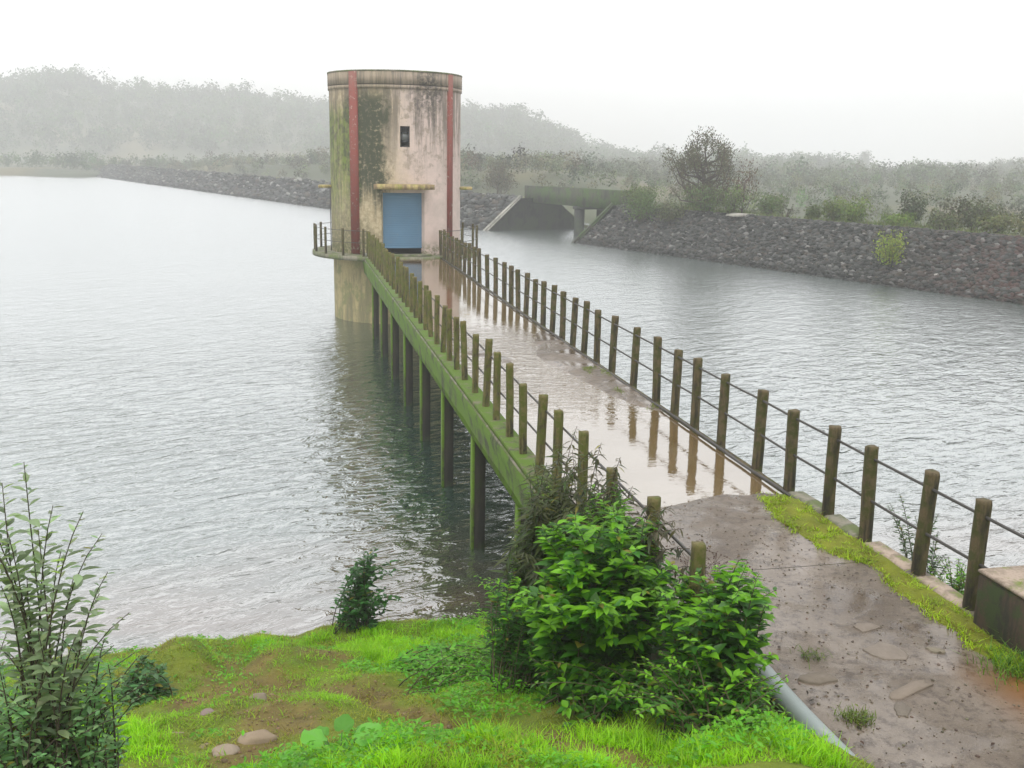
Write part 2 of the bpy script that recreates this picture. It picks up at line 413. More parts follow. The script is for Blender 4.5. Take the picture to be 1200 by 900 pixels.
class MB:
    """collects numpy vertices and faces (tris and quads) with one colour per vertex"""
    def __init__(s):
        s.V, s.C, s.T, s.Q, s.n = [], [], [], [], 0
    def add(s, V, tris=None, quads=None, col=(0.5, 0.5, 0.5)):
        V = np.asarray(V, float).reshape(-1, 3)
        c = np.asarray(col, float)
        if c.ndim == 1: c = np.tile(c, (len(V), 1))
        if tris is not None and len(tris): s.T.append(np.asarray(tris, int).reshape(-1, 3) + s.n)
        if quads is not None and len(quads): s.Q.append(np.asarray(quads, int).reshape(-1, 4) + s.n)
        s.V.append(V); s.C.append(c); s.n += len(V)
        return s
    def mesh(s, name, m, smooth=False):
        me = bpy.data.meshes.new(name)
        V = np.concatenate(s.V); C = np.concatenate(s.C)
        T = np.concatenate(s.T) if s.T else np.zeros((0, 3), int)
        Q = np.concatenate(s.Q) if s.Q else np.zeros((0, 4), int)
        me.vertices.add(len(V)); me.vertices.foreach_set('co', V.astype(np.float32).ravel())
        nl = len(T) * 3 + len(Q) * 4
        me.loops.add(nl); me.loops.foreach_set('vertex_index', np.concatenate([T.ravel(), Q.ravel()]).astype(np.int32))
        me.polygons.add(len(T) + len(Q))
        tot = np.concatenate([np.full(len(T), 3), np.full(len(Q), 4)])
        me.polygons.foreach_set('loop_start', np.concatenate([[0], np.cumsum(tot)[:-1]]).astype(np.int32))
        if smooth: me.polygons.foreach_set('use_smooth', np.ones(len(tot), bool))
        me.update(calc_edges=True)
        ca = me.color_attributes.new('Col', 'FLOAT_COLOR', 'POINT')
        ca.data.foreach_set('color', np.concatenate([C, np.ones((len(C), 1))], 1).astype(np.float32).ravel())
        me.materials.append(m)
        me.validate()
        return me
    def build(s, name, m, parent=None, smooth=False):
        return link(name, s.mesh(name, m, smooth), parent)
    # --- shapes
    def box(s, x0, x1, y0, y1, z0, z1, col=(0.5, 0.5, 0.5), ch=0.0):
        if ch <= 0:
            V = [(x0, y0, z0), (x1, y0, z0), (x1, y1, z0), (x0, y1, z0), (x0, y0, z1), (x1, y0, z1), (x1, y1, z1), (x0, y1, z1)]
            return s.add(V, None, [(0, 3, 2, 1), (4, 5, 6, 7), (0, 1, 5, 4), (1, 2, 6, 5), (2, 3, 7, 6), (3, 0, 4, 7)], col)
        c = ch
        ring = lambda d, z: [(x0 + d, y0 + d, z), (x1 - d, y0 + d, z), (x1 - d, y1 - d, z), (x0 + d, y1 - d, z)]
        V = ring(c, z0) + ring(0, z0 + c) + ring(0, z1 - c) + ring(c, z1)
        q = [(0, 3, 2, 1), (12, 13, 14, 15)]
        for k in range(3):
            for i in range(4):
                j = (i + 1) % 4
                q.append((k * 4 + i, k * 4 + j, k * 4 + 4 + j, k * 4 + 4 + i))
        return s.add(V, None, q, col)
    def prism(s, poly, a, b, axis='y', col=(0.5, 0.5, 0.5)):
        """poly: list of (u, z) run along the axis from a to b"""
        n = len(poly)
        f = (lambda u, z, t: (u, t, z)) if axis == 'y' else (lambda u, z, t: (t, u, z))
        V = [f(u, z, a) for u, z in poly] + [f(u, z, b) for u, z in poly]
        q = [(i, (i + 1) % n, (i + 1) % n + n, i + n) for i in range(n)]
        t = [(0, i + 1, i) for i in range(1, n - 1)] + [(n, n + i, n + i + 1) for i in range(1, n - 1)]
        return s.add(V, t, q, col)
    def tube(s, pts, rad, seg=6, col=(0.5, 0.5, 0.5), cap=True):
        P = np.asarray(pts, float); k = len(P)
        r = np.full(k, rad) if np.isscalar(rad) else np.asarray(rad, float)
        D = np.gradient(P, axis=0); D /= np.linalg.norm(D, axis=1, keepdims=True) + 1e-9
        ref = np.array([0, 0, 1.0]) if abs(D[0, 2]) < 0.9 else np.array([1.0, 0, 0])
        A = np.cross(D, ref); A /= np.linalg.norm(A, axis=1, keepdims=True) + 1e-9
        Bv = np.cross(D, A)
        th = np.linspace(0, 2 * math.pi, seg, endpoint=False)
        V = (P[:, None] + r[:, None, None] * (np.cos(th)[None, :, None] * A[:, None] + np.sin(th)[None, :, None] * Bv[:, None])).reshape(-1, 3)
        q = [(i * seg + j, i * seg + (j + 1) % seg, (i + 1) * seg + (j + 1) % seg, (i + 1) * seg + j) for i in range(k - 1) for j in range(seg)]
        t = []
        if cap:
            V = np.vstack([V, P[0], P[-1]])
            t = [(k * seg, (j + 1) % seg, j) for j in range(seg)] + [(k * seg + 1, (k - 1) * seg + j, (k - 1) * seg + (j + 1) % seg) for j in range(seg)]
        c = np.asarray(col, float)
        return s.add(V, t, q, c)

def grid_mesh(X, Y, Z, C=None):
    """X, Y, Z arrays of shape (a, b)"""
    a, b = X.shape
    V = np.stack([X, Y, Z], -1).reshape(-1, 3)
    i = np.arange(a * b).reshape(a, b)
    q = np.stack([i[:-1, :-1], i[1:, :-1], i[1:, 1:], i[:-1, 1:]], -1).reshape(-1, 4)
    m = MB(); m.add(V, None, q, C.reshape(-1, 3) if C is not None else (0.5, 0.5, 0.5))
    return m

# value noise, vectorised
_perm = rng.random((256, 256))
def vnoise(x, y):
    xi, yi = np.floor(x).astype(int), np.floor(y).astype(int)
    fx, fy = x - xi, y - yi
    fx, fy = fx * fx * (3 - 2 * fx), fy * fy * (3 - 2 * fy)
    g = lambda a, b: _perm[a % 256, b % 256]
    return (g(xi, yi) * (1 - fx) + g(xi + 1, yi) * fx) * (1 - fy) + (g(xi, yi + 1) * (1 - fx) + g(xi + 1, yi + 1) * fx) * fy
def fbm(x, y, o=4):
    x = np.asarray(x, float); y = np.asarray(y, float)
    v, a, t = 0, 0.5, 0
    for k in range(o):
        v = v + a * vnoise(x * 2 ** k + 17.3 * k, y * 2 ** k + 9.1 * k); t += a; a *= 0.5
    return v / t
def smooth(a, b, x):
    t = np.clip((np.asarray(x, float) - a) / (b - a), 0, 1)
    return t * t * (3 - 2 * t)

# leaf outlines: (V, tris, quads); the leaf runs along +X, its face looks to +Z
def leaf_shape(width, fold=0.12, droop=0.15, wide_at=0.4):
    w = width / 2
    st = [(0.0, 0.0), (wide_at * 0.55, 0.78 * w), (wide_at, w), (0.5 + wide_at / 2, 0.62 * w), (1.0, 0.0)]
    V = []
    for u, ww in st:
        z = -droop * u * u
        if ww == 0: V.append((u, 0, z))
        else: V += [(u, ww, z + fold * ww * 1.2), (u, 0, z - 0.02), (u, -ww, z + fold * ww * 1.2)]
    T = [(0, 2, 1), (0, 3, 2), (10, 7, 8), (10, 8, 9)]
    Q = [(1, 2, 5, 4), (2, 3, 6, 5), (4, 5, 8, 7), (5, 6, 9, 8)]
    return np.array(V), np.array(T), np.array(Q)
L_BROAD = leaf_shape(0.5, 0.25, 0.18)
L_NARROW = leaf_shape(0.2, 0.2, 0.35)
L_OVAL = leaf_shape(0.42, 0.3, 0.1, 0.5)
L_ROUND = leaf_shape(0.95, 0.08, 0.15, 0.4)
def round_leaf():
    V = [(0.12, 0, -0.02)]; n_ = 14
    for rr in (0.5, 1.0):
        for i in range(n_):
            a = math.pi + 0.22 + (2 * math.pi - 0.44) * i / (n_ - 1)
            w_ = rr * (1 + 0.06 * math.sin(i * 2.3) * rr)
            V.append((0.12 + 0.5 * w_ * math.cos(a) + 0.34 * rr, 0.5 * w_ * math.sin(a), 0.07 * rr * math.cos(i * 1.9) * rr - 0.10 * rr * rr + 0.03))
    T = [(0, 1 + i, 2 + i) for i in range(n_ - 1)]
    Q = [(1 + i, 1 + n_ + i, 2 + n_ + i, 2 + i) for i in range(n_ - 1)]
    return np.array(V), np.array(T), np.array(Q)
L_ROUND = round_leaf()
L_TINY = (np.array([(0, 0, 0), (0.5, 0.3, 0.05), (1, 0, -0.08), (0.5, -0.3, 0.05)]), np.zeros((0, 3), int), np.array([(0, 1, 2, 3)]))
L_TRI = (np.array([(0, -0.5, 0), (0, 0.5, 0), (1, 0, 0)]), np.array([(0, 1, 2)]), np.zeros((0, 4), int))

def frames(D, up):
    D = D / (np.linalg.norm(D, axis=1, keepdims=True) + 1e-9)
    S = np.cross(up, D); S /= np.linalg.norm(S, axis=1, keepdims=True) + 1e-9
    N = np.cross(D, S)
    return D, S, N

def scatter_shape(mb, shape, P, D, U, size, col):
    V, T, Q = shape
    P = np.asarray(P, float); n = len(P); size = np.broadcast_to(size, n)
    D, S, N = frames(np.asarray(D, float), np.asarray(U, float))
    W = P[:, None] + size[:, None, None] * (V[None, :, 0, None] * D[:, None] + V[None, :, 1, None] * S[:, None] + V[None, :, 2, None] * N[:, None])
    k = len(V); off = (np.arange(n) * k)[:, None, None]
    c = np.repeat(np.asarray(col, float), k, 0) if np.ndim(col) == 2 else np.asarray(col, float)
    mb.add(W.reshape(-1, 3), (T[None] + off).reshape(-1, 3) if len(T) else None, (Q[None] + off).reshape(-1, 4) if len(Q) else None, c)

def vary(base, n, amt=0.25, hue=0.12):
    base = np.asarray(base, float)
    v = 1 + amt * (rng.random((n, 1)) * 2 - 1)
    h = 1 + hue * (rng.random((n, 3)) * 2 - 1)
    return np.clip(base * v * h, 0.003, 1)

def unit(n):
    v = rng.normal(size=(n, 3)); return v / np.linalg.norm(v, axis=1, keepdims=True)

# ------------------------------------------------------------------ water, lakebed, air
DECK = 2.45
def ground_z(X, Y):
    X = np.asarray(X, float); Y = np.asarray(Y, float)
    z = 4.5 - 0.36 * Y
    z = z + 0.16 * (fbm(X * 0.9 + 3, Y * 0.9, 3) - 0.5) * 2
    z = z + 0.035 * (fbm(X * 4, Y * 4 + 8, 3) - 0.5) * 2
    # hummock at the left, gully beside it, the trodden track and the shore lip
    z = z + 0.05 * (fbm(X * 1.9 + 30, Y * 1.9, 3) - .5) * 2 + 0.28 * np.exp(-((X + 1.15) ** 2 / 0.25 + (Y - 10.2) ** 2 / 0.35))
    z = z - 0.16 * np.exp(-((X + 0.75) ** 2 / 0.05 + (Y - 10.3) ** 2 / 0.9))
    z = z + 0.16 * np.exp(-((X + 0.15) ** 2 / 0.12 + (Y - 9.9) ** 2 / 0.3))
    tr = 7.25 - 1.9 * (X - 0.8) + 0.12 * np.sin(X * 4)
    z = z - 0.09 * np.exp(-((Y - tr) / 0.42) ** 2) * smooth(-1, 0.3, X) * smooth(2.2, 1.8, X)
    S = 12.35 - 0.34 * np.clip(-X - 0.6, 0, 3)
    z = z + 0.08 * smooth(S - 1.1, S - .35, Y) * smooth(S + .5, S - .1, Y)
    z = z - 0.6 * smooth(S + 0.3 * (fbm(X * 1.3, X * 0 + 4, 2) - 0.5), S + 0.5, Y)
    # cut back under the walkway and right of it
    z = np.where(X > 3.2, z - 0.35 * smooth(3.2, 3.6, X), z)
    return np.maximum(z, -3.0)

wm = MB()
wm.add([(-1120, -45, 0), (1320, -45, 0), (1320, 1450, 0), (-1120, 1450, 0)], None, [(0, 1, 2, 3)])
tag(wm.build('water', M_WATER), 'grey green lake water ruffled by short wind waves', 'water', kind='structure')
lb = MB()
lb.add([(-1120, -45, -3.2), (1320, -45, -3.2), (1320, 1450, -3.2), (-1120, 1450, -3.2)], None, [(0, 1, 2, 3)], (0.12, 0.1, 0.07))
tag(lb.build('ground', M_GROUND), 'silty lake bed under the water', 'ground', kind='structure')

hz = MB(); hz.box(-1150, 1350, -50, 1500, -5, 75)
M_HAZE = bpy.data.materials.new('misty_air'); M_HAZE.use_nodes = True
hn, hl = M_HAZE.node_tree.nodes, M_HAZE.node_tree.links
hn.clear()
ho = hn.new('ShaderNodeOutputMaterial'); pv = hn.new('ShaderNodeVolumePrincipled')
pv.inputs['Color'].default_value = (0.997, 0.997, 0.998, 1)
pv.inputs['Density'].default_value = 0.0018
pv.inputs['Anisotropy'].default_value = 0.25
hl.new(pv.outputs[0], ho.inputs['Volume'])
hzo = hz.build('haze', M_HAZE)
tag(hzo, 'pale mist filling the valley', 'haze', kind='stuff')
hzo.display_type = 'WIRE'

# ------------------------------------------------------------------ near bank
gx = np.concatenate([np.linspace(-30, -6, 30)[:-1], np.arange(-6, 7.5, 0.07), np.linspace(7.5, 34, 34)])
gy = np.concatenate([np.linspace(-14, 3.6, 20)[:-1], np.arange(3.6, 13.4, 0.07), np.linspace(13.4, 24, 20)])
GX, GY = np.meshgrid(gx, gy, indexing='ij')
GZ = ground_z(GX, GY)
def dirt_amount(X, Y):
    """bare trodden earth against moss and grass"""
    d = np.zeros_like(X)
    for cx, cy, sx, sy, a in [(-0.55, 8.6, 0.75, 1.5, 0.85), (-0.7, 10.6, 0.16, 1.0, 1.0), (-0.15, 7.1, 0.5, 0.8, 0.85), (-1.2, 9.1, 0.5, 0.5, 0.5),
                              (-0.35, 6.3, 0.45, 0.5, 0.8), (0.3, 9.9, 0.5, 0.55, 0.7), (-1.25, 10.05, 0.5, 0.35, 0.6), (0.6, 8.2, 0.7, 0.6, 0.5)]:
        d = np.maximum(d, a * np.exp(-(((X - cx) / sx) ** 2 + ((Y - cy) / sy) ** 2)))
    tr = 7.25 - 1.9 * (X - 0.8) + 0.12 * np.sin(X * 4)
    d = np.maximum(d, 1.15 * np.exp(-((Y - tr) / 0.5) ** 2) * smooth(-0.2, 0.5, X) * smooth(2.3, 1.9, X))
    d = d * 0.88 + 0.6 * (fbm(X * 3.1, Y * 3.1 + 40, 4) - 0.5)
    return np.clip(d, 0, 1)
dm = smooth(0.28, 0.62, dirt_amount(GX, GY))
n1 = fbm(GX * 2.2 + 9, GY * 2.2, 4)[..., None]
n2 = fbm(GX * 7, GY * 7 + 3, 3)[..., None]
grn = np.array([0.17, 0.24, 0.022]) * (0.65 + 0.7 * n1) + np.array([0.06, 0.02, 0.0]) * (n2 - 0.3)
drt = np.array([0.22, 0.17, 0.05]) * (0.6 + 0.8 * n2)
GC = grn * (1 - dm[..., None]) + drt * dm[..., None]
wet = smooth(0.10, -0.02, GZ)[..., None]
GC = np.clip(GC * (1 - wet) + np.array([0.12, 0.085, 0.055]) * wet, 0.01, 1)
gm = grid_mesh(GX, GY, GZ, GC)
tag(gm.build('terrain', M_GROUND, smooth=True), 'mossy earth bank sloping down to the lake', 'terrain', kind='structure')

# ------------------------------------------------------------------ path on the land and deck over the water
XL, XR = 2.92, 5.36
def deck_top(X, Y):
    z = np.full_like(X, DECK)
    z = z + 0.055 * smooth(10.55, 9.6, Y + 0.30 * np.sin(X * 1.9 + 0.5) + 0.8 * (fbm(X * 1.3, Y * 1.3, 3) - 0.5) + 0.22 * (X - 4.2))
    wedge = smooth(0.0, 0.35, X - (4.95 - 0.55 * np.exp(-((Y - 17.5) / 2.2) ** 2) + 0.25 * (fbm(X * 0 + 2, Y * 1.5, 2) - 0.5)))
    z = z + 0.05 * wedge * smooth(13.4, 14.4, Y) * smooth(21.5, 19.0, Y)
    z = z + 0.018 * (fbm(X * 2.4, Y * 2.4, 4) - 0.5)
    z = z + (0.015 + 0.055 * (fbm(X * 1.1 + 5, Y * 0.8, 4) - 0.5)) * smooth(14.2, 16.0, Y) * smooth(22.5, 19.5, Y)
    return z
px_ = np.linspace(XL, XR, 42)
py_ = np.concatenate([np.arange(8.0, 22, 0.12), np.linspace(22, 37.9, 40)])
PX, PY = np.meshgrid(px_, py_, indexing='ij')
path_z = lambda X, Y: deck_top(X, Y) + np.clip(6.3 - Y, 0, 9) * 0.02
px2 = np.linspace(3.0, 5.56, 56); py2 = np.arange(-2.0, 8.001, 0.09)
QX, QY = np.meshgrid(px2, py2, indexing='ij')
side = 0.22 * smooth(3.45, 3.05, QX) * smooth(6.6, 6.0, QY)
pm = grid_mesh(QX, QY, path_z(QX, QY) - side)
for fx in (3.0, 5.56):                                   # earth and concrete shoulder down to the bank
    yy = py2
    V = [(fx, y, float(path_z(np.array([fx]), np.array([y]))[0]) - (0.22 * float(smooth(6.6, 6.0, y)) if fx < 4 else 0)) for y in yy] + [(fx + (-0.25 if fx < 4 else 0.5), y, 1.0) for y in yy]
    k = len(yy); pm.add(V, None, [(i, i + 1, i + 1 + k, i + k) for i in range(k - 1)])
tag(pm.build('path', M_PATH, smooth=True), 'muddy wet concrete path leading on to the walkway', 'path', kind='structure')

jetty = empty('walkway', (4.1, 22, 0), 'long narrow concrete walkway on pillars, flooded with brown rainwater, ending at the tower door', 'walkway')
def child(o): o.matrix_parent_inverse = o.parent.matrix_world.inverted() if False else Matrix.Translation(-Vector(o.parent.location)); return o
child(grid_mesh(PX, PY, deck_top(PX, PY)).build('deck', M_PATH, jetty, True))
m = MB(); m.box(XL - 0.27, XR + 0.16, 8.0, 37.95, DECK - 0.17, DECK - 0.03, ch=0.012)
child(m.build('slab', M_EDGE, jetty))
for x0, x1, mt in ((XL - 0.225, XL + 0.07, M_BEAM), (XR - 0.12, XR + 0.13, M_BEAM)):
    m = MB(); m.box(x0, x1, 8.4, 37.7, DECK - 0.60, DECK - 0.173, ch=0.015)
    child(m.build('beam', mt, jetty))
m = MB()                                                # mossy ledge on the outer edge under the posts
yy = np.arange(8.2, 37.9, 0.11); k = len(yy)
w = 0.10 + 0.05 * (fbm(yy * 1.7, yy * 0, 3) - 0.3)
V = np.concatenate([np.stack([XL - 0.274 - 0 * w, yy, 0 * yy + DECK - 0.05], 1), np.stack([XL - 0.274 - w * 0.12, yy, DECK - 0.09 - w * 0.3], 1), np.stack([XL - 0.232 - w * 0.12, yy, DECK - 0.24 - w * .5], 1), np.stack([XL - 0.228 - 0 * w, yy, DECK - 0.38 - w * .9], 1)])
q = [(r * k + i, r * k + i + 1, (r + 1) * k + i + 1, (r + 1) * k + i) for r in range(3) for i in range(k - 1)]
m.add(V, None, q)
child(m.build('moss_skin', M_BEAM, jetty, True))
PIL_Y = [11.95, 15.2, 18.4, 21.6, 24.8, 28.0, 31.2, 34.4]
pm_ = MB(); pm_.box(-0.105, 0.105, -0.105, 0.105, -3.1, DECK - 0.60, ch=0.02)
pil_me = pm_.mesh('pillar', M_PILLAR)
ms_ = MB(); ms_.box(-0.109, -0.104, -0.109, 0.06, -0.3, DECK - 0.61); ms_.box(-0.109, -0.070, -0.109, -0.104, -0.3, DECK - 0.61)  # bright mossy skin, also painting in the lit left face of the pillar
ms_me = ms_.mesh('lit_moss_strip', M_BEAM)
for x in (XL - 0.10, XR - 0.02):
    for y in PIL_Y:
        o = link('pillar', pil_me, jetty); o.location = (x, y, 0); child(o)
        if x < 4: link('lit_moss_strip', ms_me, o)
cb = MB(); cb.box(XL + 0.122, XR - 0.122, -0.12, 0.12, DECK - 0.52, DECK - 0.172)
cb_me = cb.mesh('cross_beam', M_PILLAR)
for y in PIL_Y:
    o = link('cross_beam', cb_me, jetty); o.location = (0, y, 0); child(o)
m = MB(); m.box(XR - 0.02, XR + 0.10, 8.02, 37.9, DECK - 0.028, DECK + 0.03, ch=0.012)
child(m.build('kerb', M_POST, jetty))
m = MB(); m.box(XL - 0.26, XL + 0.02, 8.02, 37.9, DECK - 0.028, DECK + 0.04, ch=0.012)
child(m.build('kerb', M_LEDGE, jetty))
# rainwater lying on the deck
pw = MB(); pw.add([(XL + 0.021, 9.2, DECK + 0.024), (XR - 0.021, 9.2, DECK + 0.024), (XR - 0.021, 37.6, DECK + 0.024), (XL + 0.021, 37.6, DECK + 0.024)], None, [(0, 1, 2, 3)])
tag(pw.build('puddle', M_PUDDLE), 'sheet of muddy rainwater lying along the walkway deck', 'puddle', kind='structure')

# ------------------------------------------------------------------ railings
def post_mesh(name, m, h, w, seed, moss=0):
    r_ = random.Random(seed); mb = MB(); seg = 10; zs = [-0.14, 0.0, 0.05, 0.3, 0.6, h - 0.03, h]
    V = []
    for k, z in enumerate(zs):
        rr = w * (0.975 if k == len(zs) - 1 else 1.0) * (1 + r_.uniform(-0.03, 0.03))
        ox, oy = r_.uniform(-.003, .003), r_.uniform(-.003, .003)
        for i in range(seg):
            a = 2 * math.pi * i / seg
            sq = 1 / max(abs(math.cos(a)), abs(math.sin(a))) ** 0.35
            V.append((ox + rr * sq * math.cos(a), oy + rr * sq * math.sin(a), z + (r_.uniform(-.006, .006) if k == len(zs) - 1 else 0)))
    q = [(k * seg + i, k * seg + (i + 1) % seg, (k + 1) * seg + (i + 1) % seg, (k + 1) * seg + i) for k in range(len(zs) - 1) for i in range(seg)]
    V.append((0, 0, h)); e = len(V) - 1; b = (len(zs) - 1) * seg
    mb.add(V, [(b + i, b + (i + 1) % seg, e) for i in range(seg)], q)
    return mb.mesh(name, m)
H = 0.985
posts_r = [post_mesh('post', M_POST, H + d, 0.061, s) for s, d in ((1, 0), (2, 0.02), (3, -0.02), (4, 0.01))]
posts_l = [post_mesh('post', M_POST2, H + d, 0.052, s) for s, d in ((5, 0), (6, 0.03), (7, -0.03), (8, 0.01))]
YR = [6.93, 7.67, 8.55, 9.28, 10.15, 10.97, 12.05, 12.95, 13.72, 14.5, 15.6, 16.75, 17.65, 18.5, 19.3, 20.1, 20.95, 21.75, 22.6, 23.45, 24.3, 25.1,
      25.95, 27.1, 28.3, 29.5, 30.4, 31.3, 32.2, 33.0, 33.8, 34.7, 35.6, 36.5, 37.3]
YL = [6.45, 7.35, 8.33, 9.37, 10.35, 11.15, 12.0, 12.8, 13.7, 14.5, 15.4, 16.35, 17.2, 18.0, 18.8, 19.65, 20.5, 21.35, 22.2, 23.0, 23.85, 24.7, 25.5, 26.35,
      27.2, 28.05, 28.9, 29.7, 30.5, 31.35, 32.2, 33.05, 33.9, 34.7, 35.5, 36.3, 37.0]
def rail_mesh(pts, rad, sag=0.0, seg=6, jit=0.006):
    P = []
    for i, a in enumerate(pts):
        a = np.array(a) + np.array([rnd.uniform(-jit, jit), 0, rnd.uniform(-jit, jit)])
        if i: P.append((P[-1] + a) / 2 - np.array([0, 0, sag]))
        P.append(a)
    return MB().tube(P, rad, seg)
fr = empty('railing', (5.46, 20, DECK), 'right railing of the walkway, dark round concrete posts joined by two thin iron rods', 'railing', 'railings along the walkway')
for i, y in enumerate(YR):
    o = link('post', posts_r[i % 4], fr); o.location = (5.47, y, DECK); o.rotation_euler = (R(rnd.uniform(-1.8, 1.8)), R(rnd.uniform(-1.4, 2.0)), rnd.choice((0, 1.571, 3.142, 4.712)) + rnd.uniform(-.12, .12)); o.scale.z = rnd.uniform(.97, 1.03); child(o)
YR2 = [4.0] + YR
for zz, rad in ((0.87, 0.0135), (0.46, 0.0135)):
    child(rail_mesh([(5.47, y, DECK + zz) for y in YR2], rad).build('rail', M_RAIL, fr, True))
child(rail_mesh([(5.335 if y < 30 else 5.38, y, DECK + 0.06) for y in np.arange(9.3, 37.5, 0.9)], 0.017, 0.0, 6, 0.012).build('rail', M_RAIL, fr, True))
fl = empty('railing', (2.82, 20, DECK), 'left railing of the walkway, closely set yellow green mossy concrete posts', 'railing', 'railings along the walkway')
for i, y in enumerate(YL):
    o = link('post', posts_l[i % 4], fl); o.location = (2.80, y, DECK); o.rotation_euler = (R(rnd.uniform(-2.4, 2.4)), R(rnd.uniform(-2.2, 2.2)), rnd.choice((0, 1.571, 3.142, 4.712)) + rnd.uniform(-.15, .15)); o.scale.z = rnd.uniform(.96, 1.04); child(o)
for zz, rad in ((0.80, 0.013), (0.42, 0.013)):
    child(rail_mesh([(2.86, y, DECK + zz) for y in YL], rad, 0.0, 6, 0.008).build('rail', M_RAIL, fl, True))

# ------------------------------------------------------------------ intake tower
TX, TY, TR = 4.08, 39.65, 2.44
Z0 = 2.52                                               # balcony level
TOP = 8.98
tw = empty('intake_tower', (TX, TY, Z0), 'tall round pink concrete tower with mossy streaks at the end of the walkway', 'tower')
def tch(o): o.location = (0, 0, 0); return o
def pol(r, a, z):                                       # a = 0 faces the walkway
    return (r * math.sin(a), -r * math.cos(a), z)
HT = TOP - Z0
door_a, win_a = 0.325, 0.072
door_c = 0.005; dz = 2.24
win_c = 0.035; wz0, wz1 = 6.36 - Z0, 7.08 - Z0
def shell(r, z_lo, z_hi, holes, angs, zs, flip=False):
    mb = MB(); V = [pol(r, a, z) for a in angs for z in zs]; nz_ = len(zs); q = []
    for i in range(len(angs) - 1):
        for j in range(nz_ - 1):
            ac, zc = (angs[i] + angs[i + 1]) / 2, (zs[j] + zs[j + 1]) / 2
            if any(h[0] < ac < h[1] and h[2] < zc < h[3] for h in holes): continue
            b = i * nz_ + j; f = (b, b + nz_, b + nz_ + 1, b + 1); q.append(f[::-1] if flip else f)
    return mb.add(V, None, q)
holes = [(door_c - door_a, door_c + door_a, -0.1, dz), (win_c - win_a, win_c + win_a, wz0, wz1)]
angs = sorted(set([round(-math.pi + i * 2 * math.pi / 72, 5) for i in range(73)] + [h[i] for h in holes for i in (0, 1)]))
zs = sorted({0.0, dz, wz0, wz1, 1.1, 3.0, 5.2, HT - 0.5})
body = shell(TR, 0, 0, holes, angs, zs)
ra = shell(TR - 0.28, 0, 0, holes, angs, sorted(zs + [HT - 0.01]), True)
for src in (ra,):
    body.add(src.V[0], None, src.Q[0])
for a0, a1, z0_, z1_ in holes:                          # reveals
    for pair in (((a0, z0_), (a0, z1_)), ((a1, z1_), (a1, z0_)), ((a0, z1_), (a1, z1_)), ((a1, z0_), (a0, z0_))):
        (aa, za), (ab, zb) = pair; n_ = 6; za, zb = max(za, 0), max(zb, 0)
        V = [pol(r_, aa + (ab - aa) * t_ / n_, za + (zb - za) * t_ / n_) for t_ in range(n_ + 1) for r_ in (TR, TR - 0.28)]
        body.add(V, None, [(2 * t_, 2 * t_ + 1, 2 * t_ + 3, 2 * t_ + 2) for t_ in range(n_)])
tch(body.build('wall', M_TOWER, tw, False))
def ring(r0, r1, z0_, z1_, m_, name, a0=-math.pi, a1=math.pi, n_=72, parent=tw, smoothf=False):
    mb = MB(); full = abs(a1 - a0 - 2 * math.pi) < 1e-6
    aa = [a0 + (a1 - a0) * i / n_ for i in range(n_ + 1)]
    V = [pol(r_, a, z_) for a in aa for r_, z_ in ((r0, z0_), (r1, z0_), (r1, z1_), (r0, z1_))]
    q = [(i * 4 + j, i * 4 + 4 + j, i * 4 + 4 + (j + 1) % 4, i * 4 + (j + 1) % 4) for i in range(n_) for j in range(4)]
    if not full: q += [(0, 1, 2, 3), (n_ * 4 + 3, n_ * 4 + 2, n_ * 4 + 1, n_ * 4)]
    o = mb.add(V, None, q).build(name, m_, parent, smoothf); return tch(o)
# parapet: two proud string courses with grooves between
ring(TR - 0.2, TR + 0.012, HT - 0.5, HT - 0.475, M_INNER, 'groove')
ring(TR - 0.26, TR + 0.04, HT - 0.62, HT - 0.502, M_TOWER, 'string_course')
ring(TR - 0.26, TR + 0.045, HT - 0.473, HT - 0.05, M_TOWER, 'parapet')
ring(TR - 0.30, TR + 0.055, HT - 0.048, HT, M_EDGE, 'coping')
rf = MB(); V = [(0, 0, HT - 0.7)] + [pol(TR - 0.285, 2 * math.pi * i / 48, HT - 0.7) for i in range(48)]
rf.add(V, [(0, 1 + i, 1 + (i + 1) % 48) for i in range(48)]); tch(rf.build('roof', M_EDGE, tw))
fl_ = MB(); V = [(0, 0, 0.012)] + [pol(TR - 0.285, 2 * math.pi * i / 48, 0.012) for i in range(48)]
fl_.add(V, [(0, 1 + i, 1 + (i + 1) % 48) for i in range(48)]); tch(fl_.build('inner_floor', M_INNER, tw))
for c_ in (-R(42.5), R(47.0)):
    hw = 0.052 if c_ > 0 else 0.068
    ring(TR - 0.1, TR + 0.075, 0.03, HT - 0.051, M_RED, 'red_band', c_ - hw, c_ + hw, 4)
# side bands round the back carry on the pattern
for c_ in (R(132), -R(132)):
    ring(TR - 0.1, TR + 0.075, 0.03, HT - 0.051, M_RED, 'red_band', c_ - 0.05, c_ + 0.05, 4)
# lower shaft into the water and the balcony slab round it
mb = MB(); n_ = 64; levels = [(-5.6, TR - 0.06), (-2.7, TR - 0.05), (-1.2, TR - 0.05), (-0.2, TR - 0.05)]
V = [pol(r_, 2 * math.pi * i / n_, z_) for z_, r_ in levels for i in range(n_)]
mb.add(V, None, [(k_ * n_ + i, k_ * n_ + (i + 1) % n_, (k_ + 1) * n_ + (i + 1) % n_, (k_ + 1) * n_ + i) for k_ in range(3) for i in range(n_)])
tch(mb.build('shaft', M_SHAFT, tw, True))
BR = 3.18
ring(0.2, BR, -0.16, -0.004, M_EDGE, 'balcony_slab')
